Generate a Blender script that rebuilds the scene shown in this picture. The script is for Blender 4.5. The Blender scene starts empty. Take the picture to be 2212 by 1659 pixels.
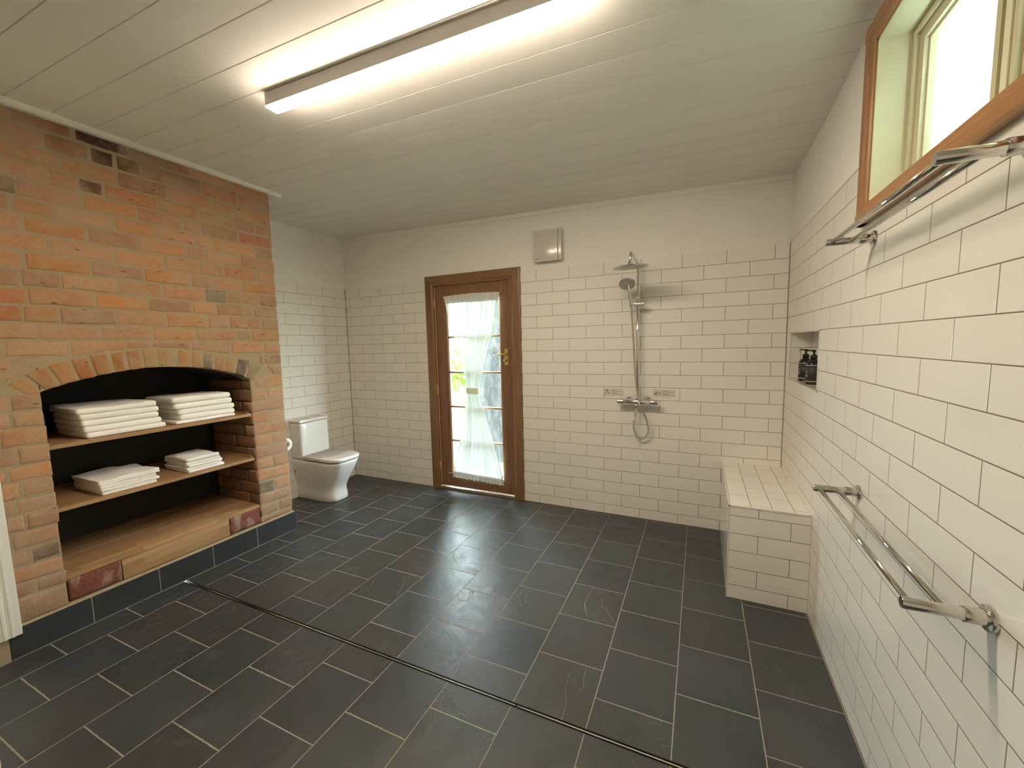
import bpy, bmesh, math, random
from mathutils import Vector, Matrix, noise
random.seed(7)
S = bpy.context.scene
COL = S.collection
PI = math.pi

# ------------------------------------------------------------------ camera
cam_d = bpy.data.cameras.new('camera')
cam = bpy.data.objects.new('camera', cam_d)
COL.objects.link(cam)
cam_d.sensor_width = 36.0
cam_d.sensor_fit = 'HORIZONTAL'
cam_d.lens = 871.0 / 2212 * 36.0
cam_d.clip_start = 0.01
YAW, PIT, ROL = 0.437, -0.0973, 0.0229
Rm = Matrix.Rotation(YAW, 3, 'Z') @ Matrix.Rotation(PIT, 3, 'X') @ Matrix.Rotation(ROL, 3, 'Y')
CM = Matrix((Rm.col[0], Rm.col[2], -Rm.col[1])).transposed().to_4x4()
CM.translation = Vector((-0.5523, -3.4145, 1.4801))
cam.matrix_world = CM
S.camera = cam

# ------------------------------------------------------------------ exposure, sky, sun
S.view_settings.view_transform = 'Standard'
S.view_settings.look = 'None'
S.view_settings.gamma = 1
S.view_settings.use_curve_mapping = False
S.view_settings.exposure = 0.0
S.cycles.max_bounces = 10
S.cycles.diffuse_bounces = 6
S.cycles.glossy_bounces = 5
S.cycles.transmission_bounces = 8
S.cycles.transparent_max_bounces = 16
S.cycles.sample_clamp_indirect = 10.0
S.cycles.caustics_reflective = False
S.cycles.caustics_refractive = False
W = bpy.data.worlds.new('sky'); S.world = W; W.use_nodes = True
bg = W.node_tree.nodes['Background']
bg.inputs[0].default_value = (0.76, 0.92, 1.0, 1)
bg.inputs[1].default_value = 52.0
sun_d = bpy.data.lights.new('sun', 'SUN'); sun = bpy.data.objects.new('sun', sun_d); COL.objects.link(sun)
sun_d.energy = 12.0; sun_d.angle = 0.01; sun_d.color = (1, .95, .86)
sun.rotation_euler = (math.radians(30), math.radians(28), 0)
LAMP = 150.0
LAMP_COL = (1.0, .83, .64)

# ------------------------------------------------------------------ helpers
def link(o, parent=None):
    COL.objects.link(o)
    if parent is not None:
        o.parent = parent
        o.matrix_parent_inverse = parent.matrix_world.inverted() if parent.type != 'EMPTY' else Matrix.Translation(-parent.location)
    return o

def empty(name, label, cat, loc=(0, 0, 0), group=None):
    o = bpy.data.objects.new(name, None)
    o.empty_display_size = .05
    o.location = loc
    COL.objects.link(o)
    return tag(o, label, cat, group)

def tag(o, label=None, cat=None, group=None, kind=None):
    if label: o['label'] = label
    if cat: o['category'] = cat
    if group: o['group'] = group
    if kind: o['kind'] = kind
    return o

class MB:
    def __init__(s):
        s.v = []; s.f = []; s.m = []; s.sm = []; s.mats = []
    def mi(s, mat):
        if mat not in s.mats: s.mats.append(mat)
        return s.mats.index(mat)
    def add(s, vs, fs, mat=None, smooth=False):
        b = len(s.v)
        s.v += [tuple(p) for p in vs]
        i = s.mi(mat) if mat is not None else 0
        for f in fs:
            s.f.append([b + k for k in f]); s.m.append(i); s.sm.append(smooth)
    def box(s, a, b, mat=None, bev=0.0):
        x0, y0, z0 = [min(a[i], b[i]) for i in range(3)]
        x1, y1, z1 = [max(a[i], b[i]) for i in range(3)]
        if bev <= 0:
            s.add([(x0,y0,z0),(x1,y0,z0),(x1,y1,z0),(x0,y1,z0),(x0,y0,z1),(x1,y0,z1),(x1,y1,z1),(x0,y1,z1)],
                  [(0,3,2,1),(4,5,6,7),(0,1,5,4),(1,2,6,5),(2,3,7,6),(3,0,4,7)], mat)
        else:
            bm = bmesh.new()
            bmesh.ops.create_cube(bm, size=1)
            for v in bm.verts:
                v.co = Vector(((x0+x1)/2+v.co.x*(x1-x0), (y0+y1)/2+v.co.y*(y1-y0), (z0+z1)/2+v.co.z*(z1-z0)))
            bmesh.ops.bevel(bm, geom=bm.edges[:], offset=bev, segments=2, affect='EDGES', profile=.5)
            s.bm(bm, mat)
    def bm(s, bm, mat=None, smooth=False):
        bm.verts.index_update()
        s.add([v.co.copy() for v in bm.verts], [[v.index for v in f.verts] for f in bm.faces], mat, smooth)
        bm.free()
    def prism(s, poly, axis, a, b, mat=None):
        # poly: 2D points in the two other axes (order x,y,z without axis)
        def P(u, v, t):
            return {0: (t, u, v), 1: (u, t, v), 2: (u, v, t)}[axis]
        n = len(poly)
        vs = [P(u, v, a) for u, v in poly] + [P(u, v, b) for u, v in poly]
        fs = [list(range(n)), list(range(2*n-1, n-1, -1))] + [(i, i+n, (i+1) % n + n, (i+1) % n) for i in range(n)]
        s.add(vs, fs, mat)
    def loft(s, rings, mat=None, caps=True, smooth=True, closed=True):
        n = len(rings[0]); vs = [p for r in rings for p in r]; fs = []
        for j in range(len(rings)-1):
            for i in range(n if closed else n-1):
                k = (i+1) % n
                fs.append((j*n+i, j*n+k, (j+1)*n+k, (j+1)*n+i))
        if caps:
            fs.append(list(range(n-1, -1, -1))); fs.append([(len(rings)-1)*n+i for i in range(n)])
        s.add(vs, fs, mat, smooth)
    def tube(s, pts, r, mat=None, seg=14, caps=True):
        pts = [Vector(p) for p in pts]; rings = []
        rr = r if isinstance(r, (list, tuple)) else [r]*len(pts)
        up = Vector((0, 0, 1)); prev = None
        for i, p in enumerate(pts):
            t = (pts[min(i+1, len(pts)-1)] - pts[max(i-1, 0)])
            if t.length < 1e-9: t = Vector((0, 0, 1))
            t.normalize()
            if prev is None:
                a = t.cross(up)
                if a.length < .1: a = t.cross(Vector((1, 0, 0)))
            else:
                a = prev - t*prev.dot(t)
            a.normalize(); prev = a; b = t.cross(a)
            rings.append([p + (a*math.cos(2*PI*k/seg) + b*math.sin(2*PI*k/seg))*rr[i] for k in range(seg)])
        s.loft(rings, mat, caps)
    def cyl(s, a, b, r, mat=None, seg=24, r2=None):
        s.tube([a, b], [r, r if r2 is None else r2], mat, seg)
    def lathe(s, prof, axis='Z', c=(0, 0, 0), mat=None, seg=32):
        # prof: (radius, height) pairs; axis direction
        rings = []
        for r, h in prof:
            ring = []
            for k in range(seg):
                u, v = max(r, 1e-5)*math.cos(2*PI*k/seg), max(r, 1e-5)*math.sin(2*PI*k/seg)
                p = {'Z': (u, v, h), 'X': (h, u, v), 'Y': (u, h, v), '-Y': (u, -h, v), '-X': (-h, u, v)}[axis]
                ring.append((c[0]+p[0], c[1]+p[1], c[2]+p[2]))
            rings.append(ring)
        s.loft(rings, mat)
    def rbox(s, c, h, r, mat=None, seg=4, mid=6, fn=None):
        # rounded box centre c, half sizes h, radius r (scalar or 3-tuple clipped)
        def ax(hh):
            rr = min(r, hh*.999); a = []
            for i in range(seg+1):
                a.append(-hh + rr*(1-math.cos(PI/2*i/seg)))
            for i in range(1, mid): a.append((-hh+rr) + (2*hh-2*rr)*i/mid)
            for i in range(seg+1):
                a.append(hh - rr*(1-math.cos(PI/2*(seg-i)/seg)))
            return a
        A = [ax(h[0]), ax(h[1]), ax(h[2])]
        bm = bmesh.new(); cache = {}
        def V(i, j, k):
            key = (i, j, k)
            if key in cache: return cache[key]
            p = Vector((A[0][i], A[1][j], A[2][k]))
            q = Vector([max(-(h[t]-min(r, h[t]*.999)), min(h[t]-min(r, h[t]*.999), p[t])) for t in range(3)])
            d = p-q
            if d.length > 1e-9: p = q + d.normalized()*min(r, min(h)*.999) if min(h) < r else q + d.normalized()*r
            p = p + Vector(c)
            if fn: p = fn(p)
            cache[key] = bm.verts.new(p); return cache[key]
        n = [len(a)-1 for a in A]
        def quad(a, b, cc, d):
            try: bm.faces.new((a, b, cc, d))
            except ValueError: pass
        for i in range(n[0]):
            for j in range(n[1]):
                quad(V(i,j,0), V(i,j+1,0), V(i+1,j+1,0), V(i+1,j,0))
                quad(V(i,j,n[2]), V(i+1,j,n[2]), V(i+1,j+1,n[2]), V(i,j+1,n[2]))
        for i in range(n[0]):
            for k in range(n[2]):
                quad(V(i,0,k), V(i+1,0,k), V(i+1,0,k+1), V(i,0,k+1))
                quad(V(i,n[1],k), V(i,n[1],k+1), V(i+1,n[1],k+1), V(i+1,n[1],k))
        for j in range(n[1]):
            for k in range(n[2]):
                quad(V(0,j,k), V(0,j,k+1), V(0,j+1,k+1), V(0,j+1,k))
                quad(V(n[0],j,k), V(n[0],j+1,k), V(n[0],j+1,k+1), V(n[0],j,k+1))
        s.bm(bm, mat, True)
    def build(s, name, mat=None, parent=None, loc=None):
        me = bpy.data.meshes.new(name)
        me.from_pydata(s.v, [], s.f)
        ms = s.mats if s.mats and s.mats[0] is not None else [mat]
        if mat is not None and not s.mats: ms = [mat]
        for m in ms: me.materials.append(m)
        me.polygons.foreach_set('material_index', s.m)
        me.polygons.foreach_set('use_smooth', s.sm)
        me.update()
        bm = bmesh.new(); bm.from_mesh(me)
        bmesh.ops.recalc_face_normals(bm, faces=bm.faces[:]); bm.to_mesh(me); bm.free()
        o = bpy.data.objects.new(name, me)
        return link(o, parent)

def sharp(o, ang=35):
    me = o.data
    bm = bmesh.new(); bm.from_mesh(me)
    for e in bm.edges:
        if len(e.link_faces) == 2 and e.calc_face_angle(0) > math.radians(ang): e.smooth = False
    bm.to_mesh(me); bm.free()
    return o

# ------------------------------------------------------------------ materials
class NT:
    def __init__(s, name):
        s.m = bpy.data.materials.new(name); s.m.use_nodes = True
        s.t = s.m.node_tree; s.p = s.t.nodes['Principled BSDF']; s.out = s.t.nodes['Material Output']
    def n(s, typ, **kw):
        nd = s.t.nodes.new(typ)
        for k, v in kw.items():
            if k.startswith('_'): setattr(nd, k[1:], v)
            else: nd.inputs[k.replace('__', ' ')].default_value = v
        return nd
    def l(s, a, b): s.t.links.new(a, b)
    def val(s, x, sock):
        if isinstance(x, (int, float)): sock.default_value = x
        elif isinstance(x, tuple): sock.default_value = x
        else: s.l(x, sock)
    def math(s, op, a, b=0.0, c=None):
        nd = s.t.nodes.new('ShaderNodeMath'); nd.operation = op
        s.val(a, nd.inputs[0]); s.val(b, nd.inputs[1])
        if c is not None: s.val(c, nd.inputs[2])
        return nd.outputs[0]
    def mix(s, f, a, b, typ='MIX'):
        nd = s.t.nodes.new('ShaderNodeMix'); nd.data_type = 'RGBA'; nd.blend_type = typ
        s.val(f, nd.inputs['Factor']); s.val(a, nd.inputs[6]); s.val(b, nd.inputs[7])
        return nd.outputs[2]
    def obj(s):
        return s.n('ShaderNodeTexCoord').outputs['Object']
    def sep(s, v):
        nd = s.n('ShaderNodeSeparateXYZ'); s.l(v, nd.inputs[0]); return nd.outputs
    def comb(s, x, y, z=0.0):
        nd = s.n('ShaderNodeCombineXYZ'); s.val(x, nd.inputs[0]); s.val(y, nd.inputs[1]); s.val(z, nd.inputs[2]); return nd.outputs[0]
    def noise(s, vec, scale, detail=3, rough=.5, dist=0.0):
        nd = s.n('ShaderNodeTexNoise', Scale=scale, Detail=detail, Roughness=rough, Distortion=dist)
        if vec is not None: s.l(vec, nd.inputs['Vector'])
        return nd
    def ramp(s, fac, stops):
        nd = s.n('ShaderNodeValToRGB'); cr = nd.color_ramp
        while len(cr.elements) < len(stops): cr.elements.new(.5)
        for e, (p, c) in zip(cr.elements, stops):
            e.position = p; e.color = c if len(c) == 4 else (*c, 1)
        s.l(fac, nd.inputs[0]); return nd.outputs[0]
    def mapr(s, x, a, b, c, d):
        nd = s.n('ShaderNodeMapRange'); s.val(x, nd.inputs[0])
        for i, v in enumerate((a, b, c, d)): nd.inputs[i+1].default_value = v
        return nd.outputs[0]
    def bump(s, h, strength=.5, dist=.01, normal=None):
        nd = s.n('ShaderNodeBump', Strength=strength, Distance=dist); s.val(h, nd.inputs['Height'])
        if normal is not None: s.l(normal, nd.inputs['Normal'])
        return nd.outputs[0]
    def set(s, col=None, rough=None, metal=None, spec=None, normal=None, **kw):
        p = s.p.inputs
        if col is not None: s.val(col if not isinstance(col, tuple) or len(col) == 4 else (*col, 1), p['Base Color'])
        if rough is not None: s.val(rough, p['Roughness'])
        if metal is not None: p['Metallic'].default_value = metal
        if spec is not None: p['Specular IOR Level'].default_value = spec
        if normal is not None: s.l(normal, p['Normal'])
        for k, v in kw.items(): p[k.replace('__', ' ')].default_value = v
        return s.m

def plain(name, col, rough=.5, metal=0, bumpy=0, scale=60, **kw):
    t = NT(name)
    nrm = None
    if bumpy:
        nrm = t.bump(t.noise(t.obj(), scale, 4).outputs[0], bumpy, .002)
    return t.set(col, rough, metal, normal=nrm, **kw)

ZT = 2.138; PV = .103; PH = .2998
TILE = (.83, .81, .76)
def tile_mat(name, mode, px=0.0, pv=0.0, rough=.05, wav=.14):
    """white gloss tiles, 300 x 100, half bond; mode picks the plane"""
    t = NT(name); x, y, z = t.sep(t.obj())
    if mode == 'xz': u, v = t.math('SUBTRACT', x, px), t.math('SUBTRACT', ZT, z)
    elif mode == 'yz': u, v = t.math('SUBTRACT', y, px), t.math('SUBTRACT', ZT, z)
    elif mode == 'top': u, v = t.math('SUBTRACT', y, px), t.math('SUBTRACT', pv, x)
    u = t.math('ADD', u, PH/2)
    vec = t.comb(u, v)
    br = t.n('ShaderNodeTexBrick', _offset=.5, _offset_frequency=2, _squash=1, _squash_frequency=1)
    t.l(vec, br.inputs['Vector'])
    for k, val in (('Scale', 1), ('Mortar Size', .0016), ('Mortar Smooth', .15), ('Bias', 0), ('Brick Width', PH), ('Row Height', PV)):
        br.inputs[k].default_value = val
    br.inputs['Color1'].default_value = (*TILE, 1)
    br.inputs['Color2'].default_value = (TILE[0]*.975, TILE[1]*.975, TILE[2]*.97, 1)
    br.inputs['Mortar'].default_value = (.19, .15, .115, 1)
    br2 = t.n('ShaderNodeTexBrick', _offset=.5, _offset_frequency=2, _squash=1, _squash_frequency=1)
    t.l(vec, br2.inputs['Vector'])
    for k, val in (('Scale', 1), ('Mortar Size', .0035), ('Mortar Smooth', 1.0), ('Bias', 0), ('Brick Width', PH), ('Row Height', PV)):
        br2.inputs[k].default_value = val
    # per tile tilt: random slope added to the bump height
    iu = t.math('FLOOR', t.math('DIVIDE', v, PV))
    par = t.math('MULTIPLY', t.math('SUBTRACT', 1.0, t.math('FLOORED_MODULO', iu, 2.0)), PH/2)
    iv = t.math('FLOOR', t.math('DIVIDE', t.math('ADD', u, 0.0), PH))
    hgt = t.math('MULTIPLY', br2.outputs['Fac'], -1.0)
    ns = t.noise(t.obj(), 9.0, 2, .5)
    n1 = t.bump(ns.outputs[0], wav, .004)
    n2 = t.bump(hgt, .5, .0012, n1)
    r = t.mapr(br.outputs['Fac'], 0, 1, rough, .8)
    return t.set(br.outputs['Color'], r, normal=n2)

M = {}
M['tile_back'] = tile_mat('gloss_tiles_back', 'xz', -.0893)
M['tile_right'] = tile_mat('gloss_tiles_right', 'yz', -.2803)
M['tile_left'] = tile_mat('gloss_tiles_left', 'yz', -.0052)
M['tile_top'] = tile_mat('gloss_tiles_bench', 'top', -.26, .033)
M['tile_side'] = tile_mat('gloss_tiles_bench_side', 'yz', -.0052)
t = NT('white_wall_paint'); M['paint'] = t.set((.82, .805, .765), .75, normal=t.bump(t.noise(t.obj(), 130, 3).outputs[0], .12, .002))
t = NT('white_ceiling_paint')
_x, _y, _z = t.sep(t.obj())
_n = t.noise(t.comb(t.math('MULTIPLY', _x, .6), t.math('MULTIPLY', _y, 5), 0), 3, 4)
M['ceil'] = t.set((.84, .825, .785), .6, normal=t.bump(_n.outputs[0], .15, .004))
M['groove'] = plain('ceiling_groove_dark', (.28, .25, .21), .8)
M['trimw'] = plain('white_gloss_trim', (.78, .76, .70), .4)
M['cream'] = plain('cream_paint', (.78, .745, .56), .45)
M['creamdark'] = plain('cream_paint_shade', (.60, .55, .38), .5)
M['edge'] = plain('satin_edge_trim', (.80, .78, .73), .25, .2)
M['chrome'] = plain('chrome', (.78, .77, .75), .06, 1)
M['steel'] = plain('polished_steel', (.80, .78, .72), .18, 1)
M['brass'] = plain('brass', (.80, .60, .27), .2, 1)
M['gold'] = plain('hinge_brass', (.75, .55, .22), .3, 1)
M['ceramic'] = plain('white_vitreous_china', (.80, .785, .75), .09)
M['seat'] = plain('white_toilet_seat', (.82, .79, .75), .16)
M['black'] = plain('black_plastic', (.012, .011, .010), .25)
M['bottle'] = plain('black_bottle', (.010, .010, .009), .15)
M['label'] = plain('bottle_label_black', (.035, .03, .026), .5)
M['labelgrey'] = plain('bottle_label_print', (.22, .2, .18), .5)
M['white_line'] = plain('white_print', (.8, .78, .72), .5)
M['fan'] = plain('white_fan_cover', (.60, .575, .52), .12)
M['dark'] = plain('dark_gap', (.02, .018, .014), .8)
M['print'] = plain('dark_print', (.05, .03, .035), .6)
M['printgrey'] = plain('grey_print', (.42, .38, .34), .6)
M['paper'] = plain('tissue_paper', (.86, .82, .80), .9, bumpy=.2, scale=90)
M['card'] = plain('cardboard_core', (.20, .155, .12), .9)
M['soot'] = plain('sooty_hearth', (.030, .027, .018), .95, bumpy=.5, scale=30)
M['rubber'] = plain('dark_drain', (.012, .012, .011), .5)

t = NT('white_cotton_towel')
o_ = t.obj()
v1 = t.noise(o_, 520, 2); v2 = t.noise(o_, 60, 3)
M['towel'] = t.set(t.mix(v2.outputs[0], (.92, .885, .84, 1), (.86, .825, .78, 1)), .95,
                   normal=t.bump(t.math('ADD', v1.outputs[0], t.math('MULTIPLY', v2.outputs[0], .5)), .35, .002), **{'Sheen__Weight': .15})

# timber
def wood(name, c1, c2, scale=1.0, axis='z', rough=.38, contrast=1.0):
    t = NT(name); x, y, z = t.sep(t.obj())
    k = {'x': (.06, 1, 1), 'y': (1, .06, 1), 'z': (1, 1, .06)}[axis]
    vec = t.comb(t.math('MULTIPLY', x, k[0]), t.math('MULTIPLY', y, k[1]), t.math('MULTIPLY', z, k[2]))
    n = t.noise(vec, 70*scale, 5, .65, .6); n2 = t.noise(vec, 9*scale, 3, .5)
    f = t.math('ADD', t.math('MULTIPLY', n.outputs[0], .6), t.math('MULTIPLY', n2.outputs[0], .4))
    f = t.mapr(f, .35, .65, 0, 1)
    c = t.mix(f, (*c1, 1), (*c2, 1))
    return t.set(c, rough, normal=t.bump(n.outputs[0], .12, .002))
M['door'] = wood('stained_cedar', (.135, .062, .030), (.235, .120, .062), axis='z')
M['doorh'] = wood('stained_cedar_rail', (.135, .062, .030), (.225, .115, .058), axis='x')
M['arch'] = wood('stained_architrave', (.150, .078, .034), (.245, .140, .066), axis='z')
M['archh'] = wood('stained_architrave_head', (.150, .078, .034), (.240, .138, .064), axis='x')
M['winv'] = wood('window_timber', (.26, .115, .042), (.40, .20, .085), axis='z', rough=.3)
M['winh'] = wood('window_timber_long', (.30, .135, .050), (.43, .215, .09), axis='y', rough=.3)
M['shelf'] = wood('oak_shelf', (.29, .165, .082), (.41, .245, .125), axis='y', rough=.5)
M['bead'] = plain('daylit_timber_edge', (.50, .33, .16), .4)  # paler than the door timber: daylight on the edges put into the colour
def lam():
    t = NT('laminated_oak'); x, y, z = t.sep(t.obj())
    u = t.math('MULTIPLY', y, 1.0); v = t.math('ADD', t.math('MULTIPLY', x, 1.0), z)
    br = t.n('ShaderNodeTexBrick', _offset=.37, _offset_frequency=2)
    t.l(t.comb(u, v), br.inputs['Vector'])
    for k, val in (('Scale', 1), ('Mortar Size', .0004), ('Mortar Smooth', .1), ('Bias', 0), ('Brick Width', .42), ('Row Height', .042)):
        br.inputs[k].default_value = val
    br.inputs['Color1'].default_value = (.34, .19, .085, 1); br.inputs['Color2'].default_value = (.52, .315, .155, 1)
    br.inputs['Mortar'].default_value = (.2, .11, .05, 1)
    n = t.noise(t.comb(t.math('MULTIPLY', x, 1), t.math('MULTIPLY', y, .06), z), 90, 5, .65, .5)
    c = t.mix(t.mapr(n.outputs[0], .3, .7, .25, 0), br.outputs['Color'], (.16, .08, .03, 1))
    return t.set(c, .5, normal=t.bump(n.outputs[0], .15, .002))
M['lam'] = lam()

# slate floor: 305 mm squares, half bond, irregular pale grout
def slate_floor():
    t = NT('slate_floor_tiles'); x, y, z = t.sep(t.obj())
    wob = t.noise(t.obj(), 22, 3, .6); wob2 = t.noise(t.obj(), 75, 3, .6)
    u = t.math('DIVIDE', t.math('ADD', x, .005), .3058)
    iu = t.math('FLOOR', u)
    par = t.math('MULTIPLY', t.math('SUBTRACT', 1.0, t.math('FLOORED_MODULO', iu, 2.0)), .5)
    v = t.math('ADD', t.math('DIVIDE', t.math('ADD', t.math('SUBTRACT', y, t.math('MULTIPLY', x, .0145)), .03), .305), par)
    iv = t.math('FLOOR', v)
    fu = t.math('FRACT', u); fv = t.math('FRACT', v)
    du = t.math('MULTIPLY', t.math('MINIMUM', fu, t.math('SUBTRACT', 1.0, fu)), .3058)
    dv = t.math('MULTIPLY', t.math('MINIMUM', fv, t.math('SUBTRACT', 1.0, fv)), .305)
    rnd = t.n('ShaderNodeTexWhiteNoise', _noise_dimensions='3D'); t.l(t.comb(iu, iv, 3.0), rnd.inputs['Vector'])
    rv = rnd.outputs['Value']; rc = t.sep(rnd.outputs['Color'])
    dv2 = t.math('SUBTRACT', dv, t.math('MULTIPLY', t.mapr(wob2.outputs[0], .45, .75, 0, 1), t.math('MULTIPLY', rc[2], .0035)))
    d = t.math('MINIMUM', t.math('ADD', du, t.math('MULTIPLY', t.math('SUBTRACT', wob.outputs[0], .5), .0012)), dv2)
    g = t.mapr(d, .0016, .0028, 1, 0)
    # per tile offset lookup so every tile shows its own stone
    off = t.n('ShaderNodeVectorMath', _operation='SCALE'); t.l(rnd.outputs['Color'], off.inputs[0]); off.inputs['Scale'].default_value = 37.0
    ad = t.n('ShaderNodeVectorMath', _operation='ADD'); t.l(t.obj(), ad.inputs[0]); t.l(off.outputs[0], ad.inputs[1])
    P = ad.outputs[0]
    big = t.noise(P, 3.2, 4, .6, .6); mid = t.noise(P, 11, 5, .6, 1.2); fine = t.noise(P, 120, 4, .6)
    # cleft ridges: distorted contour bands
    sp = t.sep(P); cl = t.noise(t.comb(t.math('ADD', sp[0], t.math('MULTIPLY', sp[1], .25)), t.math('MULTIPLY', sp[1], .55), sp[2]), 4.0, 3.5, .55, .7)
    band = t.math('MULTIPLY', cl.outputs[0], 3.6)
    step = t.math('FLOOR', band); fr = t.math('FRACT', band)
    ridge_glint = t.mapr(fr, 0.0, .022, 1, 0)
    has = t.mapr(rv, .45, .6, 0, 1)
    base = t.ramp(rc[0], [(0, (.016, .023, .029)), (.3, (.024, .029, .034)), (.55, (.021, .030, .030)), (.8, (.031, .028, .026)), (1, (.018, .026, .035))])
    alt = t.ramp(rc[1], [(0, (.046, .054, .060)), (.5, (.036, .030, .026)), (1, (.030, .038, .032))])
    c = t.mix(t.mapr(big.outputs[0], .42, .68, 0, .9), base, alt)
    c = t.mix(t.math('MULTIPLY', t.mapr(mid.outputs[0], .55, .75, 0, .5), rv), c, (.085, .085, .078, 1))
    c = t.mix(t.math('MULTIPLY', t.math('MULTIPLY', ridge_glint, has), .45), c, (.13, .125, .11, 1))  # lines painted lighter, like cleft edges catching light
    gro = t.mix(fine.outputs[0], (.23, .20, .155, 1), (.36, .32, .255, 1))
    c = t.mix(g, c, gro)
    h = t.math('ADD', t.math('MULTIPLY', t.math('MULTIPLY', t.math('ADD', step, t.math('MULTIPLY', t.mapr(fr, 0, .03, 0, 1), 1.0)), has), .16), t.math('MULTIPLY', big.outputs[0], .9))
    h = t.math('ADD', h, t.math('MULTIPLY', mid.outputs[0], .22))
    h = t.math('ADD', h, t.math('MULTIPLY', fine.outputs[0], .10))
    tilt = t.math('ADD', t.math('MULTIPLY', t.math('SUBTRACT', fu, .5), t.math('SUBTRACT', rc[1], .5)), t.math('MULTIPLY', t.math('SUBTRACT', fv, .5), t.math('SUBTRACT', rc[2], .5)))
    h = t.math('ADD', h, t.math('MULTIPLY', tilt, 1.2))
    h = t.math('SUBTRACT', h, t.math('MULTIPLY', g, .5))
    nrm = t.bump(h, .8, .006)
    r = t.math('ADD', t.mapr(mid.outputs[0], .3, .7, .34, .50), t.math('MULTIPLY', g, .4))
    return t.set(c, r, normal=nrm, spec=1.0)
M['slate'] = slate_floor()
def slate_skirt():
    t = NT('slate_skirting_tiles'); x, y, z = t.sep(t.obj())
    u = t.math('DIVIDE', t.math('ADD', y, 1.285), .305); fu = t.math('FRACT', u); iu = t.math('FLOOR', u)
    du = t.math('MULTIPLY', t.math('MINIMUM', fu, t.math('SUBTRACT', 1.0, fu)), .305)
    g = t.math('MAXIMUM', t.math('MULTIPLY', t.mapr(du, .0015, .003, 1, 0), t.math('LESS_THAN', y, -1.32)), t.mapr(z, .004, .007, 1, 0))
    n = t.noise(t.obj(), 5, 5, .6, .6); f = t.noise(t.obj(), 110, 4)
    c = t.mix(n.outputs[0], (.020, .024, .028, 1), (.040, .042, .044, 1))
    c = t.mix(g, c, (.32, .29, .22, 1))
    return t.set(c, .38, normal=t.bump(t.math('ADD', n.outputs[0], t.math('MULTIPLY', f.outputs[0], .2)), .4, .004))
M['skirt'] = slate_skirt()

# bricks: one material, tint read from each brick's own colour attribute
def brick_mat(name, dusty=1.0, dark=1.0):
    t = NT(name); o = t.obj()
    at = t.n('ShaderNodeAttribute', _attribute_name='tint')
    n1 = t.noise(o, 7, 5, .65, .6); n2 = t.noise(o, 38, 6, .7, .6); n3 = t.noise(o, 170, 4, .7)
    c = t.mix(t.mapr(n2.outputs[0], .3, .7, 0, .55), at.outputs['Color'], t.mix(1.0, at.outputs['Color'], (.62, .55, .50, 1), 'MULTIPLY'))
    c = t.mix(t.mapr(n3.outputs[0], .52, .68, 0, .5), c, t.mix(1.0, c, (1.35, 1.25, 1.15, 1), 'MULTIPLY'))
    dust = t.math('MULTIPLY', t.mapr(n1.outputs[0], .40, .66, .05, .92), dusty)
    dust = t.math('MULTIPLY', dust, t.mapr(n2.outputs[0], .30, .62, .35, 1))
    c = t.mix(dust, c, (.43*dark, .300*dark, .195*dark, 1))
    pit = t.n('ShaderNodeTexVoronoi', Scale=34.0, Randomness=1.0); t.l(t.n('ShaderNodeVectorMath', _operation='MULTIPLY').outputs[0], pit.inputs['Vector'])
    vm = pit.inputs['Vector'].links[0].from_node; t.l(o, vm.inputs[0]); vm.inputs[1].default_value = (1, .45, 1.6)
    rr = t.sep(pit.outputs['Color'])[0]
    hole = t.math('MULTIPLY', t.mapr(pit.outputs['Distance'], .12, .2, 1, 0), t.math('GREATER_THAN', rr, .965))
    c = t.mix(t.math('MULTIPLY', hole, .7), c, (.05, .026, .015, 1))
    h = t.math('ADD', t.math('MULTIPLY', n2.outputs[0], 1.0), t.math('MULTIPLY', n3.outputs[0], .5))
    h = t.math('SUBTRACT', h, t.math('MULTIPLY', hole, .8))
    return t.set(c, .9, spec=.2, normal=t.bump(h, .85, .005))
M['brick'] = brick_mat('worn_clay_brick')
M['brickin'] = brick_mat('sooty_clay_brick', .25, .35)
def mortar(name, a, b):
    t = NT(name); o = t.obj(); n1 = t.noise(o, 9, 5, .65, .5); n3 = t.noise(o, 140, 4, .7)
    c = t.mix(n1.outputs[0], (*a, 1), (*b, 1))
    return t.set(c, .95, spec=.15, normal=t.bump(t.math('ADD', n1.outputs[0], n3.outputs[0]), .8, .005))
M['mortar'] = mortar('lime_mortar', (.32, .235, .150), (.44, .335, .225))
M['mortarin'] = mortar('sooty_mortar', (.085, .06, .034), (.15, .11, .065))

t = NT('sheer_white_curtain')
_n = t.noise(t.obj(), 260, 2, .5)
dif = t.n('ShaderNodeBsdfDiffuse', Color=(.86, .86, .82, 1)); trl = t.n('ShaderNodeBsdfTranslucent', Color=(.205, .220, .220, 1)); trp = t.n('ShaderNodeBsdfTransparent')
m1 = t.n('ShaderNodeMixShader'); m2 = t.n('ShaderNodeMixShader')
m1.inputs[0].default_value = .30; t.l(dif.outputs[0], m1.inputs[1]); t.l(trl.outputs[0], m1.inputs[2])
m2.inputs[0].default_value = .04; t.l(m1.outputs[0], m2.inputs[1]); t.l(trp.outputs[0], m2.inputs[2])
nb = t.bump(_n.outputs[0], .3, .002); t.l(nb, dif.inputs['Normal'])
t.l(m2.outputs[0], t.out.inputs[0]); M['curtain'] = t.m

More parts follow.
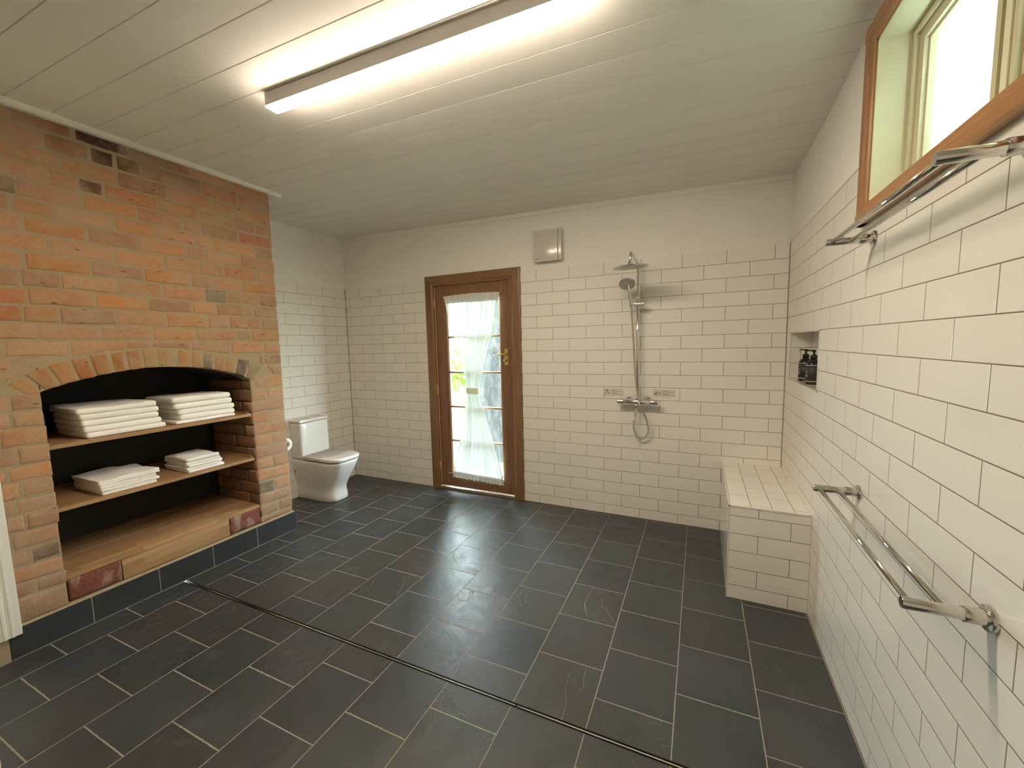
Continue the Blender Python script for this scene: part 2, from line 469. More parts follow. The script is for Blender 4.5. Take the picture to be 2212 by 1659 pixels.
t = NT('window_glass')
gl = t.n('ShaderNodeBsdfGlossy', Roughness=.02); tr = t.n('ShaderNodeBsdfTransparent', Color=(.97, .985, .97, 1)); fr = t.n('ShaderNodeLayerWeight', Blend=.5)
frv = t.math('ADD', t.math('MULTIPLY', t.math('POWER', fr.outputs['Facing'], 5.0), .9), .03)
mx = t.n('ShaderNodeMixShader'); t.l(frv, mx.inputs[0]); t.l(tr.outputs[0], mx.inputs[1]); t.l(gl.outputs[0], mx.inputs[2]); t.l(mx.outputs[0], t.out.inputs[0])
M['glass'] = t.m
t = NT('lamp_diffuser')
em = t.n('ShaderNodeEmission', Color=(*LAMP_COL, 1), Strength=LAMP); t.l(em.outputs[0], t.out.inputs[0]); M['lamp'] = t.m
M['lampbody'] = plain('white_aluminium', (.62, .58, .56), .4)
t = NT('tree_bark'); o = t.obj()
x, y, z = t.sep(o)
n = t.noise(t.comb(x, y, t.math('MULTIPLY', z, .35)), 16, 6, .75, 1.0)
M['bark'] = t.set(t.ramp(n.outputs[0], [(.3, (.010, .010, .012)), (.5, (.026, .026, .029)), (.62, (.055, .053, .053))]), .9, normal=t.bump(n.outputs[0], 1, .03))
t = NT('garden_grass'); n = t.noise(t.obj(), 40, 4, .7); M['grass'] = t.set(t.mix(n.outputs[0], (.10, .22, .02, 1), (.30, .45, .08, 1)), .9)
t = NT('garden_gravel'); v = t.n('ShaderNodeTexVoronoi', Scale=14.0); t.l(t.obj(), v.inputs['Vector'])
M['gravel'] = t.set(t.ramp(v.outputs['Distance'], [(0, (.62, .58, .52)), (.45, (.42, .38, .34)), (.8, (.09, .08, .07))]), .9, normal=t.bump(v.outputs['Distance'], 1, .03))
M['leaf'] = plain('leaf_green', (.13, .26, .03), .6)
M['fence'] = plain('weathered_timber', (.22, .19, .16), .9)
t = NT('painted_outer_boards'); x, y, z = t.sep(t.obj())
ff = t.math('FRACT', t.math('DIVIDE', t.math('ADD', y, 1.2), .31)); d = t.math('MINIMUM', ff, t.math('SUBTRACT', 1.0, ff))
M['outer'] = t.set((.66, .70, .60), .6, normal=t.bump(t.mapr(d, 0, .03, 0, 1), 1, .01))

# ------------------------------------------------------------------ room dimensions
XL = -4.2025          # left wall
XB = -3.565           # chimney face
YF = -4.45            # wall behind the camera
CH0, CH1 = -2.80, -1.285   # chimney ends in y
def ceil_z(x, y):
    k = max(0.0, min(1.0, (x + 4.2) / 4.2))
    w = 1.0 if y > -.8 else max(.25, 1.0 - (-.8 - y)/.65*.6)
    return 2.69 - .10*k*w

def slab(name, axis, c0, c1, us, vs, holes, mat, parent=None, top=None):
    """slab spanning us x vs with rectangular holes; axis 0: (y,z), 1: (x,z), 2: (x,y)"""
    U = sorted(set([us[0], us[1]] + [h[0] for h in holes] + [h[1] for h in holes]))
    V = sorted(set([vs[0], vs[1]] + [h[2] for h in holes] + [h[3] for h in holes]))
    def inh(i, j):
        if i < 0 or j < 0 or i >= len(U)-1 or j >= len(V)-1: return True
        cu, cv = (U[i]+U[i+1])/2, (V[j]+V[j+1])/2
        return any(h[0] < cu < h[1] and h[2] < cv < h[3] for h in holes)
    def P(u, v, t): return {0: (t, u, v), 1: (u, t, v), 2: (u, v, t)}[axis]
    m = MB()
    for i in range(len(U)-1):
        for j in range(len(V)-1):
            if inh(i, j): continue
            a, b, c, d = U[i], U[i+1], V[j], V[j+1]
            for t in (c0, c1): m.add([P(a,c,t), P(b,c,t), P(b,d,t), P(a,d,t)], [(0,1,2,3)])
            for (ii, jj, e) in ((i-1,j,((a,c),(a,d))), (i+1,j,((b,c),(b,d))), (i,j-1,((a,c),(b,c))), (i,j+1,((a,d),(b,d)))):
                if inh(ii, jj):
                    (p, q), (r, s_) = e
                    m.add([P(p,q,c0), P(r,s_,c0), P(r,s_,c1), P(p,q,c1)], [(0,1,2,3)])
    o = m.build(name, mat, parent)
    bm = bmesh.new(); bm.from_mesh(o.data); bmesh.ops.remove_doubles(bm, verts=bm.verts[:], dist=1e-5)
    bmesh.ops.recalc_face_normals(bm, faces=bm.faces[:]); bm.to_mesh(o.data); bm.free()
    return o
def structure(o): o['kind'] = 'structure'; return o

DX0, DX1, DZ = -2.985, -2.140, 2.085       # door opening
WY0, WY1, WZ0, WZ1 = -2.53, -1.475, 1.965, 2.52   # window opening
NY0, NY1, NZ0, NZ1 = -.868, -.143, 1.205, 1.515   # niche
wb = structure(slab('wall_back', 1, .008, .16, (XL-.15, .16), (-.05, 2.85), [(DX0-.03, DX1+.03, -.05, DZ+.03)], M['paint']))
structure(slab('tiling', 1, 0, .008, (XL, 0.0), (0, ZT-.0022), [(DX0-.03, DX1+.03, 0, DZ+.03)], M['tile_back'], wb))
wr = structure(slab('wall_right', 0, .008, .15, (YF-.1, .008), (-.05, 2.85), [(WY0, WY1, WZ0, WZ1), (NY0-.010, NY1+.010, NZ0-.010, NZ1+.010)], M['paint']))
structure(slab('tiling', 0, 0, .008, (YF, 0.0), (0, ZT-.0022), [(WY0, WY1, WZ0, ZT+.01), (NY0, NY1, NZ0, NZ1)], M['tile_right'], wr))
wl = structure(slab('wall_left', 0, XL-.15, XL-.008, (YF-.1, .008), (-.05, 2.85), [], M['paint']))
structure(slab('tiling', 0, XL-.008, XL, (CH1, 0.0), (0, ZT-.0022), [], M['tile_left'], wl))
structure(slab('wall_front', 1, YF-.15, YF, (XL-.15, .16), (-.05, 2.85), [], M['paint']))
m = MB(); m.box((XL-.008, YF, 0), (-3.60, -3.02, 2.69)); structure(m.build('wall_left_return', M['paint']))
# floor in two pieces around the drain slot
DR = lambda x: -2.03 + (x + .6)*.0135
m = MB()
x0, x1 = XL-.1, .1
for (a, b) in (((YF-.1, YF-.1), (DR(x0)-.011, DR(x1)-.011)), ((DR(x0)+.011, DR(x1)+.011), (.05, .05))):
    m.add([(x0, a[0], 0), (x1, a[1], 0), (x1, b[1], 0), (x0, b[0], 0), (x0, a[0], -.06), (x1, a[1], -.06), (x1, b[1], -.06), (x0, b[0], -.06)],
          [(0,1,2,3), (4,7,6,5), (0,4,5,1), (1,5,6,2), (2,6,7,3), (3,7,4,0)])
fl = structure(m.build('floor', M['slate']))
# drain
dr = empty('slot_drain', 'long narrow slot drain with bright steel strip across the slate floor', 'drain', (-1.9, DR(-1.9), 0))
m = MB()
for (o0, o1, z0, z1) in ((-.011, -.0085, -.03, .0005), (.0085, .011, -.03, .0005), (-.011, .011, -.034, -.028)):
    xa, xb = XB+.012, -.002
    m.add([(xa, DR(xa)+o0, z0), (xb, DR(xb)+o0, z0), (xb, DR(xb)+o1, z0), (xa, DR(xa)+o1, z0), (xa, DR(xa)+o0, z1), (xb, DR(xb)+o0, z1), (xb, DR(xb)+o1, z1), (xa, DR(xa)+o1, z1)],
          [(0,3,2,1), (4,5,6,7), (0,1,5,4), (1,2,6,5), (2,3,7,6), (3,0,4,7)])
m.build('channel', M['rubber'], dr)
for (xa, xb) in ((XB+.02, -2.385), (-2.38, -1.213), (-1.206, -.004)):
    m = MB()
    m.add([(xa, DR(xa)-.0032, -.02), (xb, DR(xb)-.0032, -.02), (xb, DR(xb)+.0032, -.02), (xa, DR(xa)+.0032, -.02), (xa, DR(xa)-.0032, 0), (xb, DR(xb)-.0032, 0), (xb, DR(xb)+.0032, 0), (xa, DR(xa)+.0032, 0)],
          [(0,3,2,1), (4,5,6,7), (0,1,5,4), (1,2,6,5), (2,3,7,6), (3,0,4,7)])
    o = m.build('steel_strip', M['steel'], dr)

# ------------------------------------------------------------------ boarded ceiling
m = MB()
pitch, g, gd = .157, .0026, .009
ys = []
k0 = -1.385
kk = [k0 + pitch*i for i in range(-22, 12)]
xs = [XL-.15 + (4.36)*i/14 for i in range(15)]
prof = []
for a in kk:
    prof += [(a-g, 0, 0), (a, gd, 1), (a+g, 0, 1), (a+pitch-g, 0, 0)]
prof = sorted(set(prof))
vs = []; fs = []; fm = []
for (yy, up, _) in prof:
    for x in xs:
        y = yy + .03*x
        vs.append((x, y, ceil_z(x, y) + up))
n = len(xs)
for j in range(len(prof)-1):
    for i in range(n-1):
        fs.append((j*n+i, j*n+i+1, (j+1)*n+i+1, (j+1)*n+i))
m.add(vs, fs, M['ceil'])
ce = structure(m.build('ceiling'))
for p in ce.data.polygons: p.use_smooth = False
# roof slab above the boards; its right overhang is added to block the sky
m = MB(); m.box((XL-.2, YF-.2, 2.72), (.718, .25, 2.88)); structure(m.build('trim_roof_sky_block', M['paint']))
# thin bead where ceiling meets back wall
m = MB()
r1 = []; 
for x in xs:
    if XL <= x <= 0.02:
        z = ceil_z(x, 0)
        r1.append([(x, .008, z-.034), (x, -.004, z-.034), (x, -.010, z-.022), (x, -.012, z), (x, .008, z)])
m.loft(r1, smooth=False); structure(m.build('trim_1', M['paint']))
# bead along the chimney head
m = MB()
rings = []
for y in [-2.80 + (1.60)*i/12 for i in range(13)]:
    z = 2.690
    rings.append([(XB-.01, y, z), (XB-.01, y, z-.030), (XB+.028, y, z-.030), (XB+.040, y, z-.018), (XB+.042, y, z)])
m.loft(rings, smooth=False); structure(m.build('trim_2', M['trimw']))

# ------------------------------------------------------------------ chimney breast
ZL = [2.672,2.60,2.51,2.425,2.34,2.253,2.17,2.08,1.99,1.903,1.815,1.728,1.641,1.556,1.47,1.39,1.295,1.21,1.126,1.034,.945,.865,.777,.70,.615,.523,.439,.35,.28,.156]
ZR = [2.672,2.607,2.513,2.42,2.335,2.248,2.163,2.071,1.985,1.902,1.809,1.724,1.632,1.545,1.451,1.365,1.292,1.191,1.095,1.015,.921,.834,.743,.653,.565,.475,.379,.292,.201,.156]
JT = {0: [-2.57,-2.348,-2.115,-1.807,-1.57], 1: [-2.464,-2.294,-2.186,-2.07,-1.749,-1.52,-1.414], 2: [-2.62,-2.414,-2.185,-1.947,-1.701,-1.539], 3: [-2.456,-2.354,-2.248,-2.0,-1.785,-1.642,-1.41],
 4: [-2.574,-2.34,-2.112,-1.883,-1.774,-1.539], 5: [-2.60,-2.451,-2.22,-2.02,-1.807,-1.707,-1.654,-1.423], 6: [-2.574,-2.343,-2.117,-1.873,-1.763,-1.531], 7: [-2.486,-2.234,-2.002,-1.805,-1.655,-1.423],
 8: [-2.581,-2.343,-2.107,-1.861,-1.746,-1.536], 9: [-2.6,-2.465,-2.24,-2.022,-1.788,-1.648,-1.416], 10: [-2.585,-2.339,-2.105,-1.871,-1.726,-1.541,-1.47], 11: [-2.609,-2.486,-2.259,-2.02,-1.785,-1.648,-1.415],
 12: [-2.568,-2.334,-2.101,-1.867,-1.609,-1.501], 13: [-2.686,-2.464,-2.233,-2.11,-1.90,-1.65,-1.414], 14: [-2.60,-1.42], 15: [-2.70,-1.404], 16: [-2.69,-1.45], 17: [-2.694,-1.421], 18: [-2.74], 19: [-2.692,-1.415], 20: [-2.73],
 21: [-2.694,-1.412], 22: [-2.72], 23: [-2.694,-1.417], 24: [-2.75], 25: [-2.696,-1.419], 26: [], 27: [-2.692,-1.40], 28: []}
OY0, OY1 = -2.585, -1.542      # fireplace opening
INT = [(-2.60, 1.285), (-2.585, 1.296), (-2.50, 1.326), (-2.354, 1.363), (-2.25, 1.381), (-2.146, 1.391), (-2.05, 1.391), (-1.985, 1.388), (-1.90, 1.380), (-1.804, 1.366), (-1.72, 1.345), (-1.645, 1.322), (-1.58, 1.294), (-1.538, 1.266), (-1.40, 1.20)]
EXT = [(-2.72, 1.33), (-2.66, 1.375), (-2.54, 1.436), (-2.443, 1.462), (-2.285, 1.494), (-2.125, 1.508), (-1.999, 1.502), (-1.844, 1.483), (-1.682, 1.452), (-1.54, 1.41), (-1.44, 1.37), (-1.36, 1.31)]
def lerp_tab(T, y):
    if y <= T[0][0]: return T[0][1]
    for (a, b), (c, d) in zip(T, T[1:]):
        if y <= c: return b + (d-b)*(y-a)/(c-a)
    return T[-1][1]
def rowz(i, y):
    t = (y + 2.6)/1.31
    return ZL[i] + (ZR[i]-ZL[i])*t
def tint():
    r = random.random()
    base = random.choice([(.44,.225,.125), (.47,.245,.135), (.42,.230,.140), (.39,.225,.145), (.46,.225,.110), (.37,.210,.140), (.43,.250,.155)])
    k = random.uniform(.92, 1.22)
    return tuple(c*k for c in base)
SPECIAL = [(-2.238,2.641,(.075,.030,.028)), (-2.248,2.536,(.095,.038,.026)), (-2.117,2.54,(.17,.090,.032)), (-2.38,2.55,(.26,.11,.04)), (-2.302,2.39,(.17,.08,.05)), (-2.40,2.63,(.27,.11,.05)), (-2.06,2.44,(.25,.12,.05)), (-1.98,2.64,(.30,.14,.06)), (-2.608,2.296,(.155,.13,.085)),
 (-2.231,1.764,(.60,.235,.075)), (-2.5,1.936,(.52,.215,.065)), (-2.459,2.113,(.50,.20,.065)), (-1.707,2.542,(.45,.155,.07)), (-1.821,2.119,(.42,.13,.055)), (-1.6,2.01,(.60,.34,.15)), (-1.72,1.848,(.23,.19,.14)),
 (-2.648,.471,(.17,.115,.085)), (-1.474,.432,(.19,.16,.11)), (-2.208,2.184,(.56,.22,.07)), (-1.555,1.594,(.30,.21,.12)), (-1.953,1.593,(.55,.27,.13)), (-2.652,1.763,(.50,.16,.065)), (-2.659,1.684,(.42,.12,.045)), (-1.886,2.384,(.45,.22,.075)), (-2.2,2.29,(.54,.23,.085)), (-2.2,2.36,(.50,.22,.09)),
 (-1.35,2.30,(.43,.12,.07)), (-1.45,1.93,(.47,.20,.07)), (-1.45,2.05,(.47,.17,.08)), (-2.0,1.935,(.53,.25,.10))]
def blob(m, tints, poly, x_front, tnt, depth=.09, prot=None, jit=.0038, back_axis=-1):
    """rounded-edge brick: poly in (y,z), extruded along x with a soft chamfer"""
    cy = sum(p[0] for p in poly)/len(poly); cz = sum(p[1] for p in poly)/len(poly)
    prot = random.uniform(.001, .006) if prot is None else prot
    # resample
    pts = []
    for (a, b) in zip(poly, poly[1:]+poly[:1]):
        L = math.dist(a, b); k = max(1, int(L/.028))
        for i in range(k):
            t = i/k; pts.append((a[0]+(b[0]-a[0])*t, a[1]+(b[1]-a[1])*t))
    seed = random.uniform(0, 99)
    def off(p, inset, amp):
        nx = noise.noise(Vector((p[0]*26+seed, p[1]*26, 1.3)))*amp; nz = noise.noise(Vector((p[0]*26, p[1]*26+seed, 7.7)))*amp
        d = math.hypot(cy-p[0], cz-p[1]) or 1
        # inset towards the centre, scaled per axis so long bricks keep square ends
        ex = (cy-p[0]); ez = (cz-p[1])
        hy = max(abs(q[0]-cy) for q in poly); hz = max(abs(q[1]-cz) for q in poly)
        return (p[0] + ex/hy*inset + nx, p[1] + ez/hz*inset + nz)
    R = []
    for (inset, dx) in ((0, -depth), (0, -.008), (.0018, -.0045), (.0050, -.0016), (.0095, -.0002), (.017, .0010)):
        R.append([(x_front+prot+dx, *off(p, inset, jit)) for p in pts])
    n = len(pts); vs = [p for r in R for p in r]; fs = []
    for j in range(len(R)-1):
        for i in range(n):
            k = (i+1) % n; fs.append((j*n+i, j*n+k, (j+1)*n+k, (j+1)*n+i))
    vs.append((x_front+prot+.001, cy, cz)); c = len(vs)-1
    for i in range(n): fs.append(((len(R)-1)*n+i, (len(R)-1)*n+(i+1) % n, c))
    m.add(vs, fs, smooth=True); tints += [tnt]*len(vs)
def paint(o, tints):
    a = o.data.color_attributes.new('tint', 'FLOAT_COLOR', 'POINT')
    a.data.foreach_set('color', [c for t_ in tints for c in (*t_, 1.0)])

chim = empty('chimney_breast', 'wide worn orange brick chimney breast with arched fireplace recess', 'chimney', (XB-.2, -2.04, 0))
# mortar core with arched opening
core = MB()
FX = XB
N = 40
def strip(yA, yB, zlo, zhi, xf=FX, xb=FX-.10):
    k = 24; lo = []; hi = []
    for i in range(k+1):
        y = yA + (yB-yA)*i/k; lo.append((y, zlo(y))); hi.append((y, zhi(y)))
    core.prism(lo + hi[::-1], 0, xb, xf)
strip(OY0, OY1, lambda y: lerp_tab(INT, y)+.002, lambda y: 2.672)
strip(CH0, OY0-.004, lambda y: 0.0, lambda y: 2.672); strip(OY1+.004, CH1-.004, lambda y: 0.0, lambda y: 2.672)
strip(OY0, OY1, lambda y: 0.0, lambda y: .166, FX-.012); strip(CH0+.001, CH1-.005, lambda y: 1.42, lambda y: 2.671, FX-.0003)
core.box((XL, CH1-.10, 0), (FX-.10, CH1-.004, 2.672)); core.box((XL, CH0, 0), (FX-.10, CH0+.10, 2.672))
core.box((XL, CH0, 1.52), (FX-.10, CH1-.05, 2.672))
core.build('mortar', M['mortar'], chim)
bm_ = MB(); tn = []
for i in range(len(ZL)-1):
    js = sorted(JT[i])
    segs = []
    ends = [CH0] + js + [CH1]
    for a, b in zip(ends, ends[1:]): segs.append((a, b))
    for a, b in segs:
        parts = [(a, b)]
        top = rowz(i, (a+b)/2)
        if i >= 14:
            # cut by the arch / opening
            lim0, lim1 = (OY0, OY1) if i >= 16 else ((-2.66, -1.46) if i == 14 else (-2.625, -1.40))
            if i == 16: lim0, lim1 = OY0, OY1+.03
            parts = []
            if a < lim0: parts.append((a, min(b, lim0)))
            if b > lim1: parts.append((max(a, lim1), b))
        for (p, q) in parts:
            if q-p < .025: continue
            g1 = random.uniform(.003, .006)
            y0 = p + (g1 if p > CH0 else 0); y1 = q - (g1 if q < CH1 else 0)
            if abs(q-CH1) < 1e-6: y1 = CH1 + random.uniform(-.003, .004)
            if i >= 16 and abs(q-OY0) < 1e-6: y1 = OY0 + random.uniform(-.006, .006)
            if i >= 17 and abs(p-OY1) < 1e-6: y0 = OY1 + random.uniform(-.006, .005)
            gz = random.uniform(.0035, .006)
            tl = [y0 + (y1-y0)*k/6 for k in range(7)]
            topz = [rowz(i, y)-gz + .006*noise.noise(Vector((y*3.5, i, 0))) for y in tl]
            botz = [rowz(i+1, y)+gz + .006*noise.noise(Vector((y*3.5, i+1, 0))) for y in tl]
            if i >= 12:
                botz = [max(bz, lerp_tab(EXT, y)+.006) if EXT[0][0] < y < EXT[-1][0] and i <= 15 else bz for bz, y in zip(botz, tl)]
                hs = [t_-b_ for t_, b_ in zip(topz, botz)]
                if max(hs) < .012: continue
                keep = [k for k in range(7) if hs[k] > .006]
                tl = [tl[k] for k in keep]; topz = [topz[k] for k in keep]; botz = [botz[k] for k in keep]
                if len(tl) < 2: continue
            poly = list(zip(tl, botz)) + list(zip(tl, topz))[::-1]
            c_ = tint(); my, mz = (p+q)/2, rowz(i, (p+q)/2)-.045
            for (sy, sz, sc) in SPECIAL:
                if p < sy < q and rowz(i+1, sy) < sz < rowz(i, sy): c_ = sc if max(sc) < .25 else tuple(.7*a_+.3*b_ for a_, b_ in zip(sc, (.44, .23, .13)))
            if i == 28 or i == 27: c_ = tuple(c*.85 for c in (.40, .25, .15))
            blob(bm_, tn, poly, FX, c_)
# voussoirs
bnd = [-2.640, -2.572, -2.512, -2.442, -2.372, -2.300, -2.232, -2.158, -2.090, -2.020, -1.985, -1.913, -1.845, -1.780, -1.708, -1.645, -1.575, -1.515]
bext = [-2.700, -2.635, -2.555, -2.470, -2.395, -2.315, -2.240, -2.165, -2.092, -2.018, -1.980, -1.905, -1.832, -1.765, -1.690, -1.612, -1.525, -1.435]
for i in range(len(bnd)-1):
    a, b, c, d = bnd[i], bnd[i+1], bext[i], bext[i+1]; w = .0055
    zi = lambda y: lerp_tab(INT, y) if OY0-.02 < y < OY1+.02 else lerp_tab(INT, y)
    if b-a < .04: continue
    bot = [(a+w + (b-a-2*w)*k/3, zi(a+w + (b-a-2*w)*k/3)+random.uniform(-.002, .003)) for k in range(4)]
    topp = [(c+w + (d-c-2*w)*k/3, lerp_tab(EXT, c+w + (d-c-2*w)*k/3)-.005) for k in range(4)]
    col = random.choice([(.44,.215,.10), (.40,.17,.07), (.46,.235,.105), (.42,.235,.12), (.38,.18,.085)])
    if -1.845 <= a < -1.80 or -1.70 < a < -1.60: col = (.135, .105, .088)
    if a > -1.58: col = (.24, .185, .13)
    if i in (3, 4, 5): col = (.38, .155, .058)
    blob(bm_, tn, bot + topp[::-1], FX, col, jit=.003)
o = bm_.build('brickwork', M['brick'], chim); paint(o, tn)
# jamb bricks inside the opening and on the far flank
def flank(y_face, sgn, x_from, x_to, rows, mat, name, dark, mortar_mat):
    m = MB(); tn = []
    core2 = MB()
    core2.box((x_to, y_face-sgn*.002, .166), (x_from, y_face-sgn*.05, rows[0][0]))
    core2.build(name+'_mortar', mortar_mat, chim)
    for r, (zt_, zb_) in enumerate(rows):
        x = x_from; first = True
        wid = .215 if r % 2 else .105
        while x > x_to + .03:
            x2 = max(x_to, x-wid)
            poly = [(x2+.005, zb_+.005), (x-(.005 if not first else 0), zb_+.005), (x-(.005 if not first else 0), zt_-.005), (x2+.005, zt_-.005)]
            mm = MB(); tt = []
            blob(mm, tt, poly, 0.0, tuple(c*dark for c in tint()), depth=.02)
            m.add([(v[1], y_face + sgn*v[0], v[2]) for v in mm.v], mm.f, smooth=True); tn += tt
            x = x2; wid = .225; first = False
    o = m.build(name, mat, chim); paint(o, tn)
rows_r = [(rowz(i, -1.54), rowz(i+1, -1.54)) for i in range(15, 28)]
rows_r = [(min(a, 1.262), b) for a, b in rows_r if b < 1.25]
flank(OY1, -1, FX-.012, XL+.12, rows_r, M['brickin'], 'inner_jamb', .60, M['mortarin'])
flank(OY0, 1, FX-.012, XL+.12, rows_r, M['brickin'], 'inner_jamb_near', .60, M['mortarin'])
rows_f = [(rowz(i, -1.29), rowz(i+1, -1.29)) for i in range(0, 29)]
flank(CH1, 1, FX-.10, XL+.012, rows_f, M['brick'], 'flank_brickwork', 1.0, M['mortar'])
# sooty back and crown of the recess
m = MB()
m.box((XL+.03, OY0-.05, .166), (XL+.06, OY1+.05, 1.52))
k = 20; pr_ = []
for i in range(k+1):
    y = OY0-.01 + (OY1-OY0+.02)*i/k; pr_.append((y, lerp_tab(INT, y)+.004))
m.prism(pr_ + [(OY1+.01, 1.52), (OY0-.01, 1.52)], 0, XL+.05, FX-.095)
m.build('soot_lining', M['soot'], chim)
# whitewashed red bricks beside the hearth fascia
t = NT('red_brick_whitewash'); nn = t.noise(t.comb(0.0, t.math('MULTIPLY', t.sep(t.obj())[1], 1.0), t.math('MULTIPLY', t.sep(t.obj())[2], .35)), 15, 3, .5, .5)
n2 = t.noise(t.obj(), 60, 5, .7)
c = t.mix(t.mapr(n2.outputs[0], .35, .65, 0, 1), (.13, .026, .017, 1), (.22, .075, .045, 1))
c = t.mix(t.mapr(nn.outputs[0], .54, .66, 0, .75), c, (.36, .26, .19, 1))
M['redbrick'] = t.set(c, .8, normal=t.bump(n2.outputs[0], .7, .004))
for (a, b) in ((OY0+.005, -2.362), (-1.764, OY1-.006)):
    m = MB(); tt = []
    blob(m, tt, [(a, .170), (b, .170), (b, .292), (a, .292)], FX-.006, (.2, .05, .03), depth=.08, prot=.004)
    m.build('red_brick', M['redbrick'], chim)

# slate skirting round the chimney foot
m = MB()
m.box((XB-.002, -2.80, 0), (XB+.011, CH1+.012, .153), bev=.0015); m.box((XL+.01, CH1+.001, 0), (XB-.002, CH1+.012, .153), bev=.0015)
sk = structure(m.build('baseboard_left', M['skirt']))
m = MB(); m.prism([(XB-.004, .153), (XB+.009, .153), (XB-.001, .163), (XB-.004, .163)], 1, -2.80, CH1+.006); 
m.build('trim_render', M['mortar'], sk)['kind'] = 'structure'

# ------------------------------------------------------------------ shelves in the recess
def shelf(name, label, z, th, x_front, mat, sag=0):
    e = empty(name, label, 'shelf', (XB-.3, -2.06, z-th))
    m = MB(); m.box((XL+.065, OY0+.002, z-th), (x_front, OY1-.009, z), bev=.0015)
    m.build('board', mat, e)
    for (a, b) in ((OY0+.001, OY0+.014), (OY1-.021, OY1-.008)):
        m = MB(); m.prism([(XL+.08, z), (x_front-.015, z), (x_front-.03, z+.012), (XL+.08, z+.012)], 1, a, b); m.build('side_batten', mat, e)
    return e
shelf('shelf', 'upper oak shelf across the brick recess under two tall towel piles', 1.016, .022, XB-.006, M['shelf'])
shelf('shelf', 'middle oak shelf across the brick recess under two low towel piles', .680, .020, XB-.008, M['shelf'])
e = empty('hearth_board', 'laminated oak hearth board with fascia filling the bottom of the brick recess', 'shelf', (XB-.3, -2.06, .166))
m = MB(); m.box((XL+.065, OY0+.003, .292), (XB-.001, OY1-.004, .316), bev=.0015); m.build('board', M['lam'], e)
m = MB(); m.box((XB-.030, -2.358, .167), (XB-.006, -1.768, .291), bev=.001); m.build('fascia', M['lam'], e)

# ------------------------------------------------------------------ towels
def towel(y0, y1, x0, x1, z0, th, seed, label, group, wr=.004, fold='y', slit=True, lip=0.0):
    c = ((x0+x1)/2, (y0+y1)/2, z0+th/2); h = ((x1-x0)/2, (y1-y0)/2, th/2)
    def fn(p):
        q = p.copy()
        a = noise.noise(Vector((p.x*5+seed, p.y*5, seed))); b = noise.noise(Vector((p.x*14, p.y*14+seed, seed*2)))
        tz = (p.z-z0)/th
        q.z += (a*wr*1.2 + b*wr*.5)*max(0, min(1, tz))
        e = noise.noise(Vector((p.y*6+seed, p.z*20, 4))); q.x += e*.006
        e = noise.noise(Vector((p.x*7+seed, p.z*20, 9))); q.y += e*.005
        return q
    m = MB()
    n = 2 if slit else 1
    for k in range(n):
        hh = (h[0]-(.003*k), h[1], th/2/n - .0002)
        cc = (c[0]-.003*k, c[1], z0 + th*(k+.5)/n)
        m.rbox(cc, hh, min(hh[2]*.80, .02), seg=4, mid=14, fn=fn)
    if slit:  # fold that joins the two layers, a half round nose
        rings = []
        for i in range(15):
            if fold == 'x':   # nose along the front edge
                yy = y0+.008 + (y1-y0-.016)*i/14; ring = []
                for j in range(9):
                    a = -PI/2 + PI*j/8; p = Vector((x1-.012 + math.cos(a)*.012, yy, z0+th/2 + math.sin(a)*th/2*.985)); ring.append(fn(p))
                for j in range(3): ring.append(fn(Vector((x1-.03, yy, z0+th*(.98-.48*j)))))
            else:
                xx = x0+.008 + (x1-x0-.016)*i/14; ring = []
                for j in range(9):
                    a = -PI/2 + PI*j/8; p = Vector((xx, y0+.010 - math.cos(a)*.010, z0+th/2 + math.sin(a)*th/2*.985)); ring.append(fn(p))
                for j in range(3): ring.append(fn(Vector((xx, y0+.03, z0+th*(.98-.48*j)))))
            rings.append(ring)
        m.loft(rings)
    o = m.build('folded_towel', M['towel'])
    return tag(o, label, 'towel', group)
pos = ['bottom', 'second from the bottom', 'middle', 'second from the top', 'top']
G1 = 'towels in the left pile on the upper shelf'
z = 1.0165
for i in range(5):
    th = [.032, .034, .034, .034, .036][i]
    dy0, dy1 = [(-2.432, -2.066), (-2.440, -2.083), (-2.442, -2.090), (-2.446, -2.086), (-2.456, -2.092)][i]
    lab = ['thick folded white bath towel, bottom of the left five-towel pile on the upper shelf', 'folded white bath towel, second from bottom in the left pile on the upper shelf',
           'folded white bath towel, middle one of the left five-towel pile on the upper shelf', 'folded white bath towel, second from top in the left pile on the upper shelf',
           'rumpled folded white bath towel, topmost of the left pile on the upper shelf'][i]
    towel(dy0, dy1, -3.965+.01*(i % 2), -3.590-.006*i, z, th, 3.1*i+1, lab, G1, wr=.0022 if i < 4 else .008, slit=False); z += th+.0002
G2 = 'towels in the right pile on the upper shelf'
z = 1.0165
for i in range(5):
    th = [.022, .034, .036, .040, .040][i]
    dy0, dy1 = [(-2.012, -1.644), (-1.985, -1.642), (-1.990, -1.640), (-2.008, -1.648), (-2.015, -1.655)][i]
    lab = ['thin folded white towel sticking out at the bottom of the right upper-shelf pile', 'folded white towel second from bottom in the right pile on the upper shelf',
           'folded white towel in the middle of the right pile on the upper shelf', 'folded white towel second from top in the right pile on the upper shelf',
           'smooth folded white towel on top of the right pile on the upper shelf'][i]
    towel(dy0, dy1, -3.955+.008*(i % 2), -3.590-.005*(i > 0)-.004*i, z, th, 5.3*i+20, lab, G2, wr=.002 if i < 4 else .006, slit=False); z += th+.0002
G3 = 'thin towels in the left pile on the middle shelf'
z = .6805
